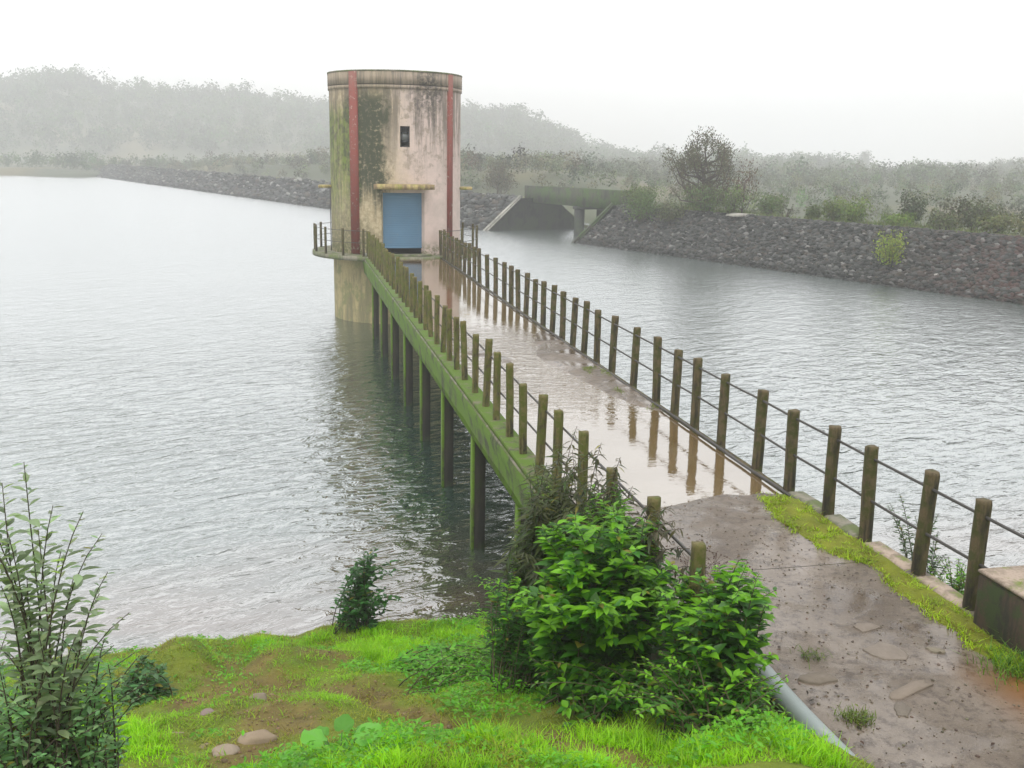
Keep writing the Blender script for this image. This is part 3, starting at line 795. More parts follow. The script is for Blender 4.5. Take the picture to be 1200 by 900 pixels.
# door canopy, curved with the wall, and small ledges on the flanks
ring(TR - 0.05, TR + 0.52, dz + 0.13, dz + 0.31, M_CANOPY, 'canopy', door_c - 0.375, door_c + 0.375, 14)
for c_ in (-R(96), R(84)):
    ring(TR - 0.05, TR + 0.46, dz + 0.08, dz + 0.17, M_CANOPY, 'canopy', c_ - 0.2, c_ + 0.2, 8)
# roller shutter, stopped short of the floor
sm = MB(); xw = TR * math.sin(door_a) - 0.015; yb = -(TR - 0.27) * math.cos(door_a) - 0.02
zz = np.arange(0.27, dz + 0.02, 0.02); prof = 0.012 * np.abs(np.sin(zz / 0.08 * math.pi))
V = [(x_, yb - p_, z_) for z_, p_ in zip(zz, prof) for x_ in (-xw, xw)]
sm.add(V, None, [(2 * i, 2 * i + 1, 2 * i + 3, 2 * i + 2) for i in range(len(zz) - 1)])
sm.box(-xw, xw, yb - 0.03, yb + 0.02, 0.24, 0.275)
sh = tch(sm.build('shutter', M_SHUTTER, tw))
for sx in (-1, 1):
    m = MB(); m.box(min(sx * xw, sx * (xw + 0.05)), max(sx * xw, sx * (xw + 0.05)), yb - 0.06, yb + 0.03, 0.015, dz, (0.3, 0.3, 0.3))
    tch(m.build('door_frame', M_SHUTTER, tw))
bk = MB(); bk.box(-xw - 0.1, xw + 0.1, yb + 0.9, yb + 0.95, 0.013, 1.0); tch(bk.build('inner_wall', M_DARK, tw))
st = MB(); st.box(-xw - 0.25, xw + 0.25, -TR - 0.25, -TR + 0.22, 0.002, 0.05, ch=0.01); tch(st.build('door_step', M_EDGE, tw))
# window: frame, dark top and bottom lights, dusty louvre in the middle
wx = TR * math.sin(win_a); wc = TR * math.sin(win_c); wy = -TR + 0.10
fm = MB()
for b in ((wc - wx, wc - wx + .035, wz0, wz1), (wc + wx - .035, wc + wx, wz0, wz1), (wc - wx + .036, wc + wx - .036, wz0, wz0 + .035), (wc - wx + .036, wc + wx - .036, wz1 - .035, wz1),
          (wc - wx + .036, wc + wx - .036, wz0 + .17, wz0 + .2), (wc - wx + .036, wc + wx - .036, wz1 - .24, wz1 - .21)):
    fm.box(b[0], b[1], wy - 0.02, wy + 0.02, b[2], b[3])
wf = tch(fm.build('window', M_DARK, tw))
gp = MB(); gp.box(wc - wx + .037, wc + wx - .037, wy + .004, wy + .010, wz0 + .201, wz1 - .241); o = gp.build('pane', M_GLASS, wf)
lv = MB()
for i in range(4): lv.box(wc - wx + .037, wc + wx - .037, wy - .012, wy + .0, wz1 - .21 + i * .045, wz1 - .19 + i * .045)
o = lv.build('louvre', M_DARK, wf)
wh = MB(); wh.box(-1.55, -1.28, -TR - .62, -TR - .48, 0.0, 0.10, ch=.01)
tw_block = wh.build('white_block', M_COPING); tw_block.location = (TX + 0.15, TY + 0.55, Z0)
tag(tw_block, 'small whitish block lying on the tower balcony beside the left railing', 'block')

# balcony railing round the tower
br = empty('balcony_railing', (TX, TY, Z0), 'thin curved iron and post railing around the tower balcony above the water', 'railing')
pm_b = post_mesh('post', M_POST, 0.97, 0.045, 21)
ang_posts = [-R(a) for a in (28, 44, 62, 80, 97, 115, 133, 151)] + [R(a) for a in (28, 45, 62, 80, 98, 115, 133, 151)] + [R(170), -R(170)]
for a in ang_posts:
    o = link('post', pm_b, br); o.location = pol(BR - 0.09, a, 0)
for zz_ in (0.9, 0.48):
    for sgn in (-1, 1):
        mb = MB().tube([pol(BR - 0.09, sgn * R(a), zz_) for a in np.linspace(26, 180, 30)], 0.011, 5)
        mb.build('rail', M_RAIL, br, True)
dp = MB().tube([pol(TR + 0.06, -R(83), z_) for z_ in (0.0, 1.2, dz + .1)], 0.02, 6)
tch(dp.build('drain_pipe', M_RAIL, tw))
# ------------------------------------------------------------------ riprap dam across the water
DSL = 0.355
dam_x = lambda Y: 20.8 - DSL * (np.asarray(Y, float) - 72.2)      # lake-side waterline
DIRV = np.array([-DSL, 1.0, 0]); DIRV /= np.linalg.norm(DIRV)
ACR = np.array([DIRV[1], -DIRV[0], 0])                              # from the lake towards the far side
CREST = 2.55
PROF = [(-5.0, -3.2), (0.0, 0.0), (3.3, CREST - 0.15), (3.7, CREST), (6.2, CREST), (6.8, CREST - 0.1), (10.0, 0.3), (14, -0.6), (14, -3.2)]
GAP0, GAP1 = 72.6, 84.9
def dam_point(Y, a, z):
    return np.array([dam_x(Y), Y, 0]) + ACR * a + np.array([0, 0, z])
def dam_strip(y0, y1, name, label):
    ys = np.arange(y0, y1 + 0.01, 1.2); mb = MB()
    n_ = len(PROF); V = []; C = []
    for Y in ys:
        for a, z in PROF:
            j = 0.25 * (float(fbm(Y * 0.7, a * 0.8 + 5, 3)) - 0.5)
            V.append(dam_point(Y, a, z + j)); C.append((0.04, 0.037, 0.037) if a < 3.6 else (0.13, 0.14, 0.05))
    q = [(i * n_ + j, i * n_ + j + 1, (i + 1) * n_ + j + 1, (i + 1) * n_ + j) for i in range(len(ys) - 1) for j in range(n_ - 1)]
    for e in (0, len(ys) - 1):
        b = e * n_
        mb_t = [(b, b + j, b + j + 1) for j in range(1, n_ - 1)]
        if e == 0: tr0 = mb_t
        else: tr1 = mb_t
    mb.add(V, tr0 + tr1, q, np.array(C))
    return tag(mb.build(name, M_RIPRAP), label, 'embankment', kind='structure')
dam_strip(20, GAP0, 'embankment', 'dark stone embankment beyond the water, between the bushes and the girder bridge')
dam_strip(GAP1, 262, 'embankment', 'misty stone embankment running away behind the tower')
# stones: icosahedra knocked out of shape
t_ = (1 + 5 ** .5) / 2
ICO_V = np.array([(-1, t_, 0), (1, t_, 0), (-1, -t_, 0), (1, -t_, 0), (0, -1, t_), (0, 1, t_), (0, -1, -t_), (0, 1, -t_), (t_, 0, -1), (t_, 0, 1), (-t_, 0, -1), (-t_, 0, 1)]) / 1.9
ICO_F = np.array([(0, 11, 5), (0, 5, 1), (0, 1, 7), (0, 7, 10), (0, 10, 11), (1, 5, 9), (5, 11, 4), (11, 10, 2), (10, 7, 6), (7, 1, 8), (3, 9, 4), (3, 4, 2), (3, 2, 6), (3, 6, 8), (3, 8, 9), (4, 9, 5), (2, 4, 11), (6, 2, 10), (8, 6, 7), (9, 8, 1)])
def rocks(mb, P, size, col, flat=0.6):
    n_ = len(P); S = np.broadcast_to(size, n_)
    A = rng.random((n_, 3)) * 0.7 + 0.65; A[:, 2] *= flat
    W = ICO_V[None] * A[:, None] * (1 + 0.35 * (rng.random((n_, 12, 1)) - 0.5))
    th = rng.random(n_) * 6.283; c, s_ = np.cos(th), np.sin(th); tl = (rng.random(n_) - .5) * 1.2
    x = W[..., 0] * c[:, None] - W[..., 1] * s_[:, None]; y = W[..., 0] * s_[:, None] + W[..., 1] * c[:, None]; z = W[..., 2]
    x, z = x * np.cos(tl)[:, None] - z * np.sin(tl)[:, None], x * np.sin(tl)[:, None] + z * np.cos(tl)[:, None]
    W = np.stack([x, y, z], -1) * S[:, None, None] * 0.5 + np.asarray(P)[:, None]
    mb.add(W.reshape(-1, 3), (ICO_F[None] + (np.arange(n_) * 12)[:, None, None]).reshape(-1, 3), None, np.repeat(col, 12, 0))
def riprap(n_, y0, y1, smin, smax, name, label, cat, tone=1.0):
    Y = y0 + (y1 - y0) * rng.random(n_) ** 1.25
    a = rng.random(n_) * 4.3 - 0.35
    z = np.clip(a / 3.45, -0.1, 1) * CREST
    z = np.where(a > 3.5, CREST, z)
    P = np.stack([dam_x(Y), Y, 0 * Y], 1) + ACR[None] * a[:, None]; P[:, 2] = z + 0.06
    s_ = smin + (smax - smin) * rng.random(n_) ** 2.2
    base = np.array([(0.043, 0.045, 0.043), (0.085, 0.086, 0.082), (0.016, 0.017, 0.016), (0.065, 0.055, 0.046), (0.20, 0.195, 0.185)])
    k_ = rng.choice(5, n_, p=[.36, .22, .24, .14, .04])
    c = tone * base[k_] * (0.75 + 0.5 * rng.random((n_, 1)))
    red = (smooth(50, 38, Y) * (rng.random(n_) < .4))[:, None]
    c = c * (1 - red) + np.array([0.085, 0.045, 0.04]) * red
    c[rng.random(n_) < .0015] = (0.4, 0.38, 0.35)
    low = (smooth(0.35, 0.0, z))[:, None]; c = c * (1 - 0.45 * low)
    mb = MB(); rocks(mb, P, s_, c)
    tag(mb.build(name, M_RIPRAP), label, cat, kind='stuff')
riprap(34000, 30, GAP0 - 0.3, 0.15, 0.46, 'riprap_stones', 'loose dark purple grey stones facing the embankment across the water', 'stones')
riprap(6500, GAP1 + .5, 250, 0.3, 0.9, 'riprap_stones', 'mist-paled grey stones on the embankment behind the tower', 'stones', 1.5)  # raised tone paints extra mist into the stone colour

# ------------------------------------------------------------------ girder bridge over the gap
gb = empty('girder_bridge', tuple(dam_point(78.7, 4.9, 0)), 'mossy concrete girder bridge with one middle pier spanning the gap in the embankment', 'bridge')
bmi = Matrix.Translation(-Vector(gb.location))
def obox(mb, Y0, Y1, a0, a1, z0, z1):
    c = [dam_point(y, a, z) for z in (z0, z1) for y, a in ((Y0, a0), (Y0, a1), (Y1, a1), (Y1, a0))]
    mb.add(c, None, [(0, 1, 2, 3), (7, 6, 5, 4), (0, 4, 5, 1), (1, 5, 6, 2), (2, 6, 7, 3), (3, 7, 4, 0)])
def gch(o): o.matrix_parent_inverse = bmi; return o
m = MB(); obox(m, 72.9, 85.8, 4.3, 4.55, CREST - 0.27, CREST + 1.12); gch(m.build('girder', M_FAR, gb))
m = MB(); obox(m, 72.9, 85.8, 6.9, 7.15, CREST - 0.27, CREST + 1.05); gch(m.build('girder', M_FAR, gb))
m = MB(); obox(m, 73.0, 85.7, 4.56, 6.89, CREST - 0.25, CREST + 0.1); gch(m.build('deck_slab', M_FARDARK, gb))
m = MB(); obox(m, 78.0, 78.75, 4.3, 4.75, -3, CREST - 0.281); obox(m, 78.0, 78.75, 6.5, 6.95, -3, CREST - 0.281); gch(m.build('pier', M_FARDARK, gb))
m = MB(); obox(m, 77.85, 78.9, 4.25, 7.0, CREST - 0.5, CREST - 0.282); gch(m.build('cap_beam', M_FARDARK, gb))
# end walls of the dam: trapezoids facing the channel, with pale sloping copings
for y_, sgn, lab in ((GAP1, -1, 'dark trapezoid end wall of the far embankment with a pale sloping coping'), (GAP0, 1, 'near end wall of the stone embankment, pale coping running down into the water')):
    root = empty('abutment', tuple(dam_point(y_, 4.9, 0)), lab, 'abutment')
    ri = Matrix.Translation(-Vector(root.location))
    poly = [(-0.15, -0.1), (3.2, CREST + 0.1), (6.6, CREST + 0.1), (9.9, -0.1), (9.9, -3), (-0.15, -3)]
    y0_, y1_ = y_ + sgn * 0.02, y_ + sgn * 0.35
    V = [dam_point(y0_, a, z) for a, z in poly] + [dam_point(y1_, a, z) for a, z in poly]
    m = MB(); m.add(V, [(0, i, i + 1) for i in range(1, 5)] + [(6, 6 + i + 1, 6 + i) for i in range(1, 5)], [(i, (i + 1) % 6, (i + 1) % 6 + 6, i + 6) for i in range(6)])
    o = m.build('wall', M_FARDARK, root); o.matrix_parent_inverse = ri
    m = MB(); pa = [(-0.3, -0.22), (3.15, CREST + 0.12), (3.15, CREST + 0.32), (-0.42, -0.02)]
    wd = 0.3 if sgn < 0 else 0.16
    V = [dam_point(y_ - sgn * 0.03, a, z) for a, z in pa] + [dam_point(y_ + sgn * wd, a, z) for a, z in pa]
    m.add(V, None, [(0, 1, 2, 3), (7, 6, 5, 4)] + [(i, (i + 1) % 4, (i + 1) % 4 + 4, i + 4) for i in range(4)])
    o = m.build('coping', M_COPING if sgn < 0 else M_FAR, root); o.matrix_parent_inverse = ri

# ------------------------------------------------------------------ land and hills beyond
A_AZ = np.array([-60, -30, -13.5, -10.6, -8.1, -1.4, 2.3, 9.4, 12.1, 14.5, 16.4, 21.4, 23.8, 26.0, 28.6, 31, 40, 80])
A_H = np.array([27, 29, 30, 33.2, 29.2, 30, 27.2, 26.4, 25.3, 20.5, 12.5, 9.0, 9.2, 6.6, 4.0, 2.5, 2, 2]) - 5.5
HS = 1.45
A_H = (A_H + 5.5 - 6.1) * HS + 6.1 - 12.5
B_AZ = np.array([-60, 24, 28.6, 32.4, 35.6, 38.2, 44, 55, 80])
B_H = np.array([10, 3, 5.5, 4.2, 6.8, 12.5, 20, 26, 26])
B_H = B_H - 6.5
def land_z(X, Y):
    r = np.hypot(X, Y); az = np.degrees(np.arctan2(X, Y))
    ha = np.interp(az, A_AZ, A_H); hb = np.interp(az, B_AZ, B_H)
    n_ = fbm(X * 0.012 + 4, Y * 0.012, 4)
    base = 1.0 + 1.6 * (n_ - 0.4) - 1.2 * smooth(200, 60, r) * smooth(5, 25, az)
    za = ha * smooth(285 * HS, 400 * HS, r * (1 + 0.05 * (n_ - 0.5))) * (0.93 + 0.14 * n_)
    zb = hb * smooth(420, 640, r)
    base = base + 2.6 * smooth(262, 245, Y) * smooth(22, 14, az) * smooth(14, 24, (X - dam_x(Y)) * 0.94) * (0.6 + 0.8 * n_)
    return base + np.where(za > 0, za, za * 0.3) * (1 - smooth(560 * HS, 900 * HS, r)) + np.where(zb > 0, zb, 0.3 * zb)
def land_r0(az):
    a = math.radians(az); s_, c = math.sin(a), math.cos(a)
    # ray from the camera meets the back foot of the dam, or the far shore
    off = 13.5 / DIRV[1]
    den = s_ + DSL * c
    r_d = (20.8 + DSL * 72.2 + off) / den if den > 0.03 else 1e9
    return min(r_d, 243 / max(c, .25) + 6 * math.sin(az * 1.3))
azs = np.arange(-62, 82, 0.75); ts = np.linspace(0, 1, 90) ** 1.5
LX = np.zeros((len(azs), 90)); LY = LX.copy()
for i, a in enumerate(azs):
    r = land_r0(a) + (1280 - land_r0(a)) * ts
    LX[i] = r * math.sin(math.radians(a)); LY[i] = r * math.cos(math.radians(a))
LZ = land_z(LX, LY); LZ[:, 0] = -3; LZ[:, 1] = np.minimum(LZ[:, 1], 0.4)
ln = fbm(LX * 0.03, LY * 0.03 + 7, 4)[..., None]
LC = np.array([0.10, 0.112, 0.07]) * (0.6 + 0.8 * ln) + np.array([0.08, 0.05, 0.02]) * smooth(0.5, 0.7, fbm(LX * 0.05, LY * 0.02, 3))[..., None]
tag(grid_mesh(LX, LY, LZ, LC).build('hills', M_FARLAND, smooth=True), 'low hills and fields fading in the mist', 'hills', kind='structure')

def crown_quads(mb, P, Rxy, Rz, nq, qs, col, sparse=0.0):
    """leaf clumps filling ellipsoid crowns at P (n,3)"""
    n_ = len(P)
    lob = unit(n_ * 4).reshape(n_, 4, 3) * 0.55
    k_ = rng.integers(0, 4, (n_, nq))
    base = np.take_along_axis(lob, k_[..., None].repeat(3, 2), 1)
    d = unit(n_ * nq).reshape(n_, nq, 3) * (0.5 * rng.random((n_, nq, 1)) ** 0.45)
    q = base + d
    W = P[:, None] + q * np.stack([Rxy, Rxy, Rz], 1)[:, None]
    c = np.repeat(col, nq, 0) * (0.6 + 0.8 * rng.random((n_ * nq, 1)))
    sz = np.repeat(qs * 0.5, nq) * (0.6 + 0.8 * rng.random(n_ * nq))
    o = q.reshape(-1, 3) + 0.5 * unit(n_ * nq)
    scatter_shape(mb, L_TINY, W.reshape(-1, 3) - 0, np.cross(o, unit(n_ * nq)), o, sz, c)

def wood(n_, azr, rr, name, label, rad=(2.2, 4.2), col=(0.05, 0.085, 0.025), keep=None, nq=130):
    az = azr[0] + (azr[1] - azr[0]) * rng.random(n_); r = np.sqrt(rr[0] ** 2 + (rr[1] ** 2 - rr[0] ** 2) * rng.random(n_))
    X = r * np.sin(np.radians(az)); Y = r * np.cos(np.radians(az))
    r0 = np.array([land_r0(a) for a in az]); ok = r > r0 + 6
    if keep is not None: ok &= keep(az, r, X, Y)
    X, Y = X[ok], Y[ok]; n_ = len(X)
    s_ = rad[0] + (rad[1] - rad[0]) * rng.random(n_) ** 1.7
    P = np.stack([X, Y, land_z(X, Y) + s_ * 0.85], 1)
    mb = MB(); crown_quads(mb, P, s_, s_ * (0.85 + 0.4 * rng.random(n_)), nq, s_ * 0.42, vary(col, n_, 0.6, 0.2))
    tag(mb.build(name, M_FARLEAF), label, 'wood', kind='stuff')
wood(2600, (-24, 30), (292 * HS, 425 * HS), 'distant_wood', 'misty wood covering the long hill behind the tower', (3.2, 6.0), keep=lambda az, r, X, Y: r > 300 * HS + 18 * fbm(X * .02, Y * .02, 2))
wood(520, (-24, 31), (385 * HS, 425 * HS), 'skyline_trees', 'uneven tree tops along the crest of the long hill', (4.6, 8.0), nq=190)
wood(1500, (20, 46), (430, 700), 'far_wood', 'faint trees scattered over the farthest low ridge', (2.0, 5.0), keep=lambda az, r, X, Y: fbm(X * .015, Y * .015, 3) > .47)
wood(2600, (3, 42), (200, 480), 'valley_scrub', 'misty scrub and trees on the low ground beyond the embankment', (1.3, 3.4), (0.085, 0.105, 0.06), keep=lambda az, r, X, Y: fbm(X * .02, Y * .02 + 9, 3) > .38, nq=110)
wood(1300, (8, 42), (75, 260), 'low_brush', 'low misty brush on the flat ground just beyond the embankment', (0.5, 1.6), (0.11, 0.13, 0.07), keep=lambda az, r, X, Y: fbm(X * .05, Y * .05 + 3, 3) > .36, nq=110)
wood(260, (-14, 8), (250, 300), 'shore_scrub', 'faint scrub along the far shore', (1.2, 2.6), (0.07, 0.10, 0.04))

# ------------------------------------------------------------------ individual trees and bushes
def limbs(mb, base, h, w, nl, r0, lean=(0, 0), col=(0.10, 0.08, 0.06), up=0.5, lead=0.55):
    """trunk with limbs; returns the limb end points"""
    top = np.array(base) + np.array([lean[0], lean[1], h * lead])
    P = [np.array(base) + (top - np.array(base)) * t + np.array([rnd.uniform(-.03, .03) * h, rnd.uniform(-.03, .03) * h, 0]) * t for t in np.linspace(0, 1, 5)]
    mb.tube(P, np.linspace(r0, r0 * 0.5, 5), 6, col)
    ends = []
    for i in range(nl):
        a = 2.399 * i + rnd.uniform(-.3, .3); t = rnd.uniform(0.12, 1.0); ww = w if lead < .6 else w * (1.15 - .8 * t)
        s = P[0] + (P[-1] - P[0]) * t
        e = s + np.array([math.cos(a) * ww * 0.5 * rnd.uniform(.5, 1), math.sin(a) * ww * 0.5 * rnd.uniform(.5, 1), h * rnd.uniform(0.08, 0.5) * up * 2 * (1.2 - 0.5 * t)])
        e[2] = min(e[2], base[2] + h * rnd.uniform(0.62, 1.0))
        mid = (s + e) / 2 + np.array([0, 0, -0.05 * h]) + np.array([math.cos(a), math.sin(a), 0]) * 0.08 * w
        mb.tube([s, mid, e], [r0 * 0.42, r0 * 0.28, r0 * 0.1], 5, col)
        ends += [(mid + e) / 2, e]
    return ends
def make_tree(name, label, cat, base, h, w, col, r0=0.08, nl=10, leaves=500, ls=0.18, spread=0.3, group=None, bark=(0.10, 0.08, 0.065), up=0.5, upright=False, tilt=(0, 0)):
    root = empty(name, base, label, cat, group)
    wb = MB(); ends = limbs(wb, (0, 0, -0.25), h + .25, w, nl, r0, tilt, bark, up, 0.7 if upright else 0.55)
    wb.build('trunk', M_BARK, root)
    E = np.array(ends); k_ = rng.integers(0, len(E), leaves)
    P = E[k_] + unit(leaves) * (rng.random((leaves, 1)) ** .6) * spread * w * np.array([1, 1, 0.8 if not upright else 1.3])
    P[:, 2] = np.clip(P[:, 2], 0.05, None)
    o = P - np.array([0, 0, h * 0.5]) + 0.6 * h * unit(leaves)
    D = np.cross(o, unit(leaves))
    if upright: D = D / np.linalg.norm(D, axis=1, keepdims=True) * .5 + np.array([0, 0, 1.2]) + (P * np.array([1, 1, 0])) * .3
    cb_ = MB(); scatter_shape(cb_, L_TINY, P, D, o, ls * (0.6 + 0.8 * rng.random(leaves)), vary(col, leaves, 0.45, 0.15))
    cb_.build('crown', M_FARLEAF, root)
    return root
def make_bush(name, label, cat, base, h, w, col, leaves=450, ls=0.16, group=None):
    root = empty(name, base, label, cat, group)
    wb = MB(); tips = []
    for i in range(9):
        a = 2.399 * i; t = rnd.uniform(.35, 1)
        tip = np.array([math.cos(a) * w * .42 * t, math.sin(a) * w * .42 * t, h * rnd.uniform(.55, .95)])
        wb.tube([(0, 0, -.2), tip * np.array([.5, .5, .6]), tip], [0.03, 0.02, 0.008], 5, (0.1, 0.085, 0.06)); tips += [tip, tip * .7, tip * .45]
    wb.build('stem', M_BARK, root)
    E = np.array(tips); k_ = rng.integers(0, len(E), leaves)
    P = E[k_] + unit(leaves) * (rng.random((leaves, 1)) ** .5) * np.array([w * .27, w * .27, h * .24]); P[:, 2] = np.clip(P[:, 2], 0.0, h * 1.1)
    o = P - np.array([0, 0, h * .3]) + .5 * h * unit(leaves)
    cb_ = MB(); scatter_shape(cb_, L_TINY, P, np.cross(o, unit(leaves)), o, ls * (.6 + .8 * rng.random(leaves)), vary(col, leaves, .4, .15))
    cb_.build('foliage', M_FARLEAF, root)
    return root
def crest(Y, a=5.0, z=None): return tuple(float(v) for v in dam_point(Y, a, CREST - 0.05 if z is None else z))
G_ = (0.085, 0.115, 0.03)
make_tree('feathery_tree', 'tall brownish feathery tree with upswept branches on the embankment beside the girder bridge', 'tree', crest(64.8, 4.6), 5.3, 6.4, (0.115, 0.105, 0.075), 0.16, 46, 8000, 0.12, 0.085, None, (0.09, 0.07, 0.06), 0.62, True)
make_tree('sparse_tree', 'thin half bare reddish tree leaning out right of the feathery tree', 'tree', crest(61.9, 5.2), 3.4, 2.6, (0.14, 0.085, 0.065), 0.07, 14, 420, 0.12, 0.16, None, (0.11, 0.08, 0.07), 0.6, True)
make_tree('round_tree', 'faint round grey brown tree behind the embankment right of the tower', 'tree', (22.6, 112, 0.8), 5.0, 3.6, (0.12, 0.10, 0.075), 0.12, 20, 2200, 0.16, 0.2, None, (0.12, 0.1, 0.09), 0.55, True)
bushes = [(70.2, 3.4, 1.5, 1.7, G_, 'dark bush at the near end of the girder bridge'), (68.2, 2.2, 1.8, 2.4, (0.075, 0.12, 0.03), 'wide green bush at the left foot of the feathery tree'),
          (66.6, 5.6, 1.9, 2.2, G_, 'tall bush behind the left side of the feathery tree'), (65.6, 2.4, 1.3, 2.0, (0.09, 0.10, 0.045), 'dull bush low on the stones under the feathery tree'),
          (63.6, 3.6, 1.7, 2.6, (0.08, 0.125, 0.035), 'green bush directly under the feathery tree'), (62.0, 4.3, 1.7, 2.6, (0.10, 0.14, 0.035), 'rounded lighter bush under the thin reddish tree'),
          (60.2, 5.8, 1.3, 2.4, (0.09, 0.13, 0.04), 'low bush tapering down behind the pale slab'), (71.2, 5.0, 1.3, 1.6, (0.10, 0.15, 0.04), 'bright green bush against the end of the girder'),
          (56.4, 5.4, 0.8, 0.8, G_, 'small lone bush right of the bent sapling'), (54.9, 5.4, 1.3, 1.3, (0.10, 0.13, 0.03), 'rounded olive bush on the bare stretch of embankment crest'),
          (52.9, 4.6, 1.4, 1.6, (0.12, 0.17, 0.03), 'bright green bush standing highest over the dark stones'), (51.2, 7.5, 1.7, 1.4, (0.06, 0.075, 0.04), 'dark round topped bush behind the bright green bush'),
          (50.4, 5.2, 0.8, 1.5, (0.13, 0.19, 0.03), 'low lime green bush on the crest above the yellow green shrub'), (47.2, 7.2, 1.5, 2.0, (0.08, 0.09, 0.045), 'dull spreading bush behind the scattered pale stones'),
          (48.2, 6.0, 1.0, 1.8, (0.11, 0.12, 0.06), 'greyish low bush under the slender crest tree'), (45.6, 6.4, 1.0, 2.0, (0.12, 0.13, 0.05), 'straw coloured bush toward the right end of the crest'),
          (43.6, 6.6, 0.9, 2.2, (0.13, 0.13, 0.055), 'dry grassy bush at the right edge of the picture')]
for Y, a, h, w, c, lab in bushes:
    z = CREST - .05 if a >= 3.6 else CREST * a / 3.45
    make_bush('bush', lab, 'bush', crest(Y, a, z), h * 1.12, w * 1.35, tuple(v_ * 1.05 for v_ in c), 1200, 0.15, 'bushes on the stone embankment')
make_bush('bush', 'yellow green shrub growing out of the dark stones near the water', 'shrub', crest(47.6, 1.0, 0.7), 2.0, 1.9, (0.22, 0.27, 0.03), 1300, 0.12)
make_tree('slender_tree', 'slender tree with a flat darker crown above the crest bushes', 'tree', crest(48.4, 7.0), 2.6, 2.0, (0.085, 0.085, 0.055), 0.05, 12, 420, 0.15, 0.17, None, up=.6)
make_tree('slender_tree', 'small wispy tree at the right between crest bushes', 'tree', crest(46.6, 7.4), 2.0, 1.5, (0.09, 0.10, 0.06), 0.04, 9, 260, 0.15, 0.17, None, up=.6)
make_tree('slender_tree', 'small dark topped tree near the right edge of the embankment crest', 'tree', crest(44.4, 7.4), 1.9, 1.2, (0.08, 0.09, 0.05), 0.04, 9, 260, 0.15, 0.17, None, up=.6)
make_tree('bent_sapling', 'small dark bent sapling standing alone on the embankment crest', 'sapling', crest(57.8, 4.6), 1.45, 0.7, (0.07, 0.075, 0.045), 0.06, 7, 130, 0.13, 0.22, None, tilt=(0.22, 0), up=.5)
make_tree('bent_sapling', 'tiny dark sapling behind the lime green bush', 'sapling', crest(50.2, 8.2, 2.3), 1.5, 0.35, (0.03, 0.035, 0.03), 0.04, 5, 90, 0.10, 0.2, None, up=.5)
ps = MB(); ps.prism([(-1.0, 0), (1.0, 0), (1.0, .13), (.3, .17), (-.4, .2), (-1.0, .1)], -0.45, 0.45, 'y', (0.6, 0.58, 0.55))
o = ps.build('concrete_slab', M_COPING); o.location = crest(60.4, 3.7, CREST + 0.05); o.rotation_euler = (0, 0, R(20))
tag(o, 'pale flat concrete slab on top of the stone embankment right of the bushes', 'slab')
dw = MB().tube([(0, 0, 0), (.5, .2, .35), (1.1, .3, .6), (1.7, .3, 1.0)], [.05, .045, .04, .02], 6, (0.34, 0.28, 0.25)).tube([(1.0, .3, .55), (1.35, .6, .6)], [.03, .01], 5, (0.34, 0.28, 0.25))
o = dw.build('driftwood_branch', M_BARK); o.location = crest(41.8, 0.9, 0.65); o.rotation_euler = (0, 0, R(-20))
tag(o, 'pale dead branch lying on the stones at the right waterline', 'branch')
wood(1500, (-10, 16), (92, 270), 'dam_scrub', 'mist-paled scrub rising behind the misty embankment left of the bridge', (0.8, 1.9), (0.14, 0.14, 0.105), keep=lambda az, r, X, Y: (X - dam_x(Y)) < 45, nq=110)  # leaf colour paled to paint in thicker mist behind the tower

Y = 36 + 36 * rng.random(9000); a = 3.5 + 3.6 * rng.random(9000) ** .8
k_ = rng.random(9000) < smooth(.35, .6, fbm(Y * .5, a * .5 + 3, 3)); Y, a = Y[k_], a[k_]; n_ = len(Y)
P = np.stack([dam_x(Y), Y, 0 * Y + CREST - .05], 1) + ACR[None] * a[:, None]
Dv = np.stack([.5 * rng.normal(size=n_), .5 * rng.normal(size=n_), np.ones(n_)], 1); mb = MB()
scatter_shape(mb, L_TRI, P, Dv, unit(n_), 1.0, (.5, .5, .5))
V = mb.V[0].reshape(-1, 3, 3); hgt = (.18 + .35 * rng.random(n_))[:, None]; wd_ = (.05 + .04 * rng.random(n_))[:, None]
V[:, 0] = P + (V[:, 0] - P) * wd_; V[:, 1] = P + (V[:, 1] - P) * wd_; V[:, 2] = P + (V[:, 2] - P) * hgt
mb.V = [V.reshape(-1, 3)]; mb.C = [np.repeat(vary((0.14, 0.17, 0.06), n_, .4, .2), 3, 0)]
tag(mb.build('crest_grass', M_FARLEAF), 'rough pale grass along the top of the stone embankment', 'grass', kind='stuff')
# ------------------------------------------------------------------ things by the path
bl = empty('parapet_block', (5.45, 5.2, 2.2), 'dark mossy concrete parapet block with a pale top at the right of the path', 'parapet')
m = MB(); m.box(5.27 - 5.45, 5.72 - 5.45, 2.5 - 5.2, 6.62 - 5.2, 0.0, 0.76, ch=0.02); m.build('body', M_BLOCK, bl)
m = MB(); m.box(5.262 - 5.45, 5.728 - 5.45, 2.5 - 5.2, 6.628 - 5.2, 0.763, 0.80, ch=0.012); m.build('coping', M_BLOCKTOP, bl)

pipe = empty('drain_pipe', (3.25, 5.2, 2.5), 'long grey worn pipe lying beside the path at the foot of the green bush', 'pipe')
PP = [(3.27, y, 2.50 + 0.012 * math.sin(y * 3) + (6.0 - y) * 0.0) for y in np.linspace(6.35, 2.8, 16)]
P2 = [(a - 3.25, b - 5.2, c - 2.5) for a, b, c in PP]
mb = MB().tube(P2, 0.072, 18); mb.build('pipe_body', M_PIPE, pipe, True)
mb = MB().tube([P2[6], P2[7]], 0.082, 18); mb.build('collar', M_PIPE, pipe, True)

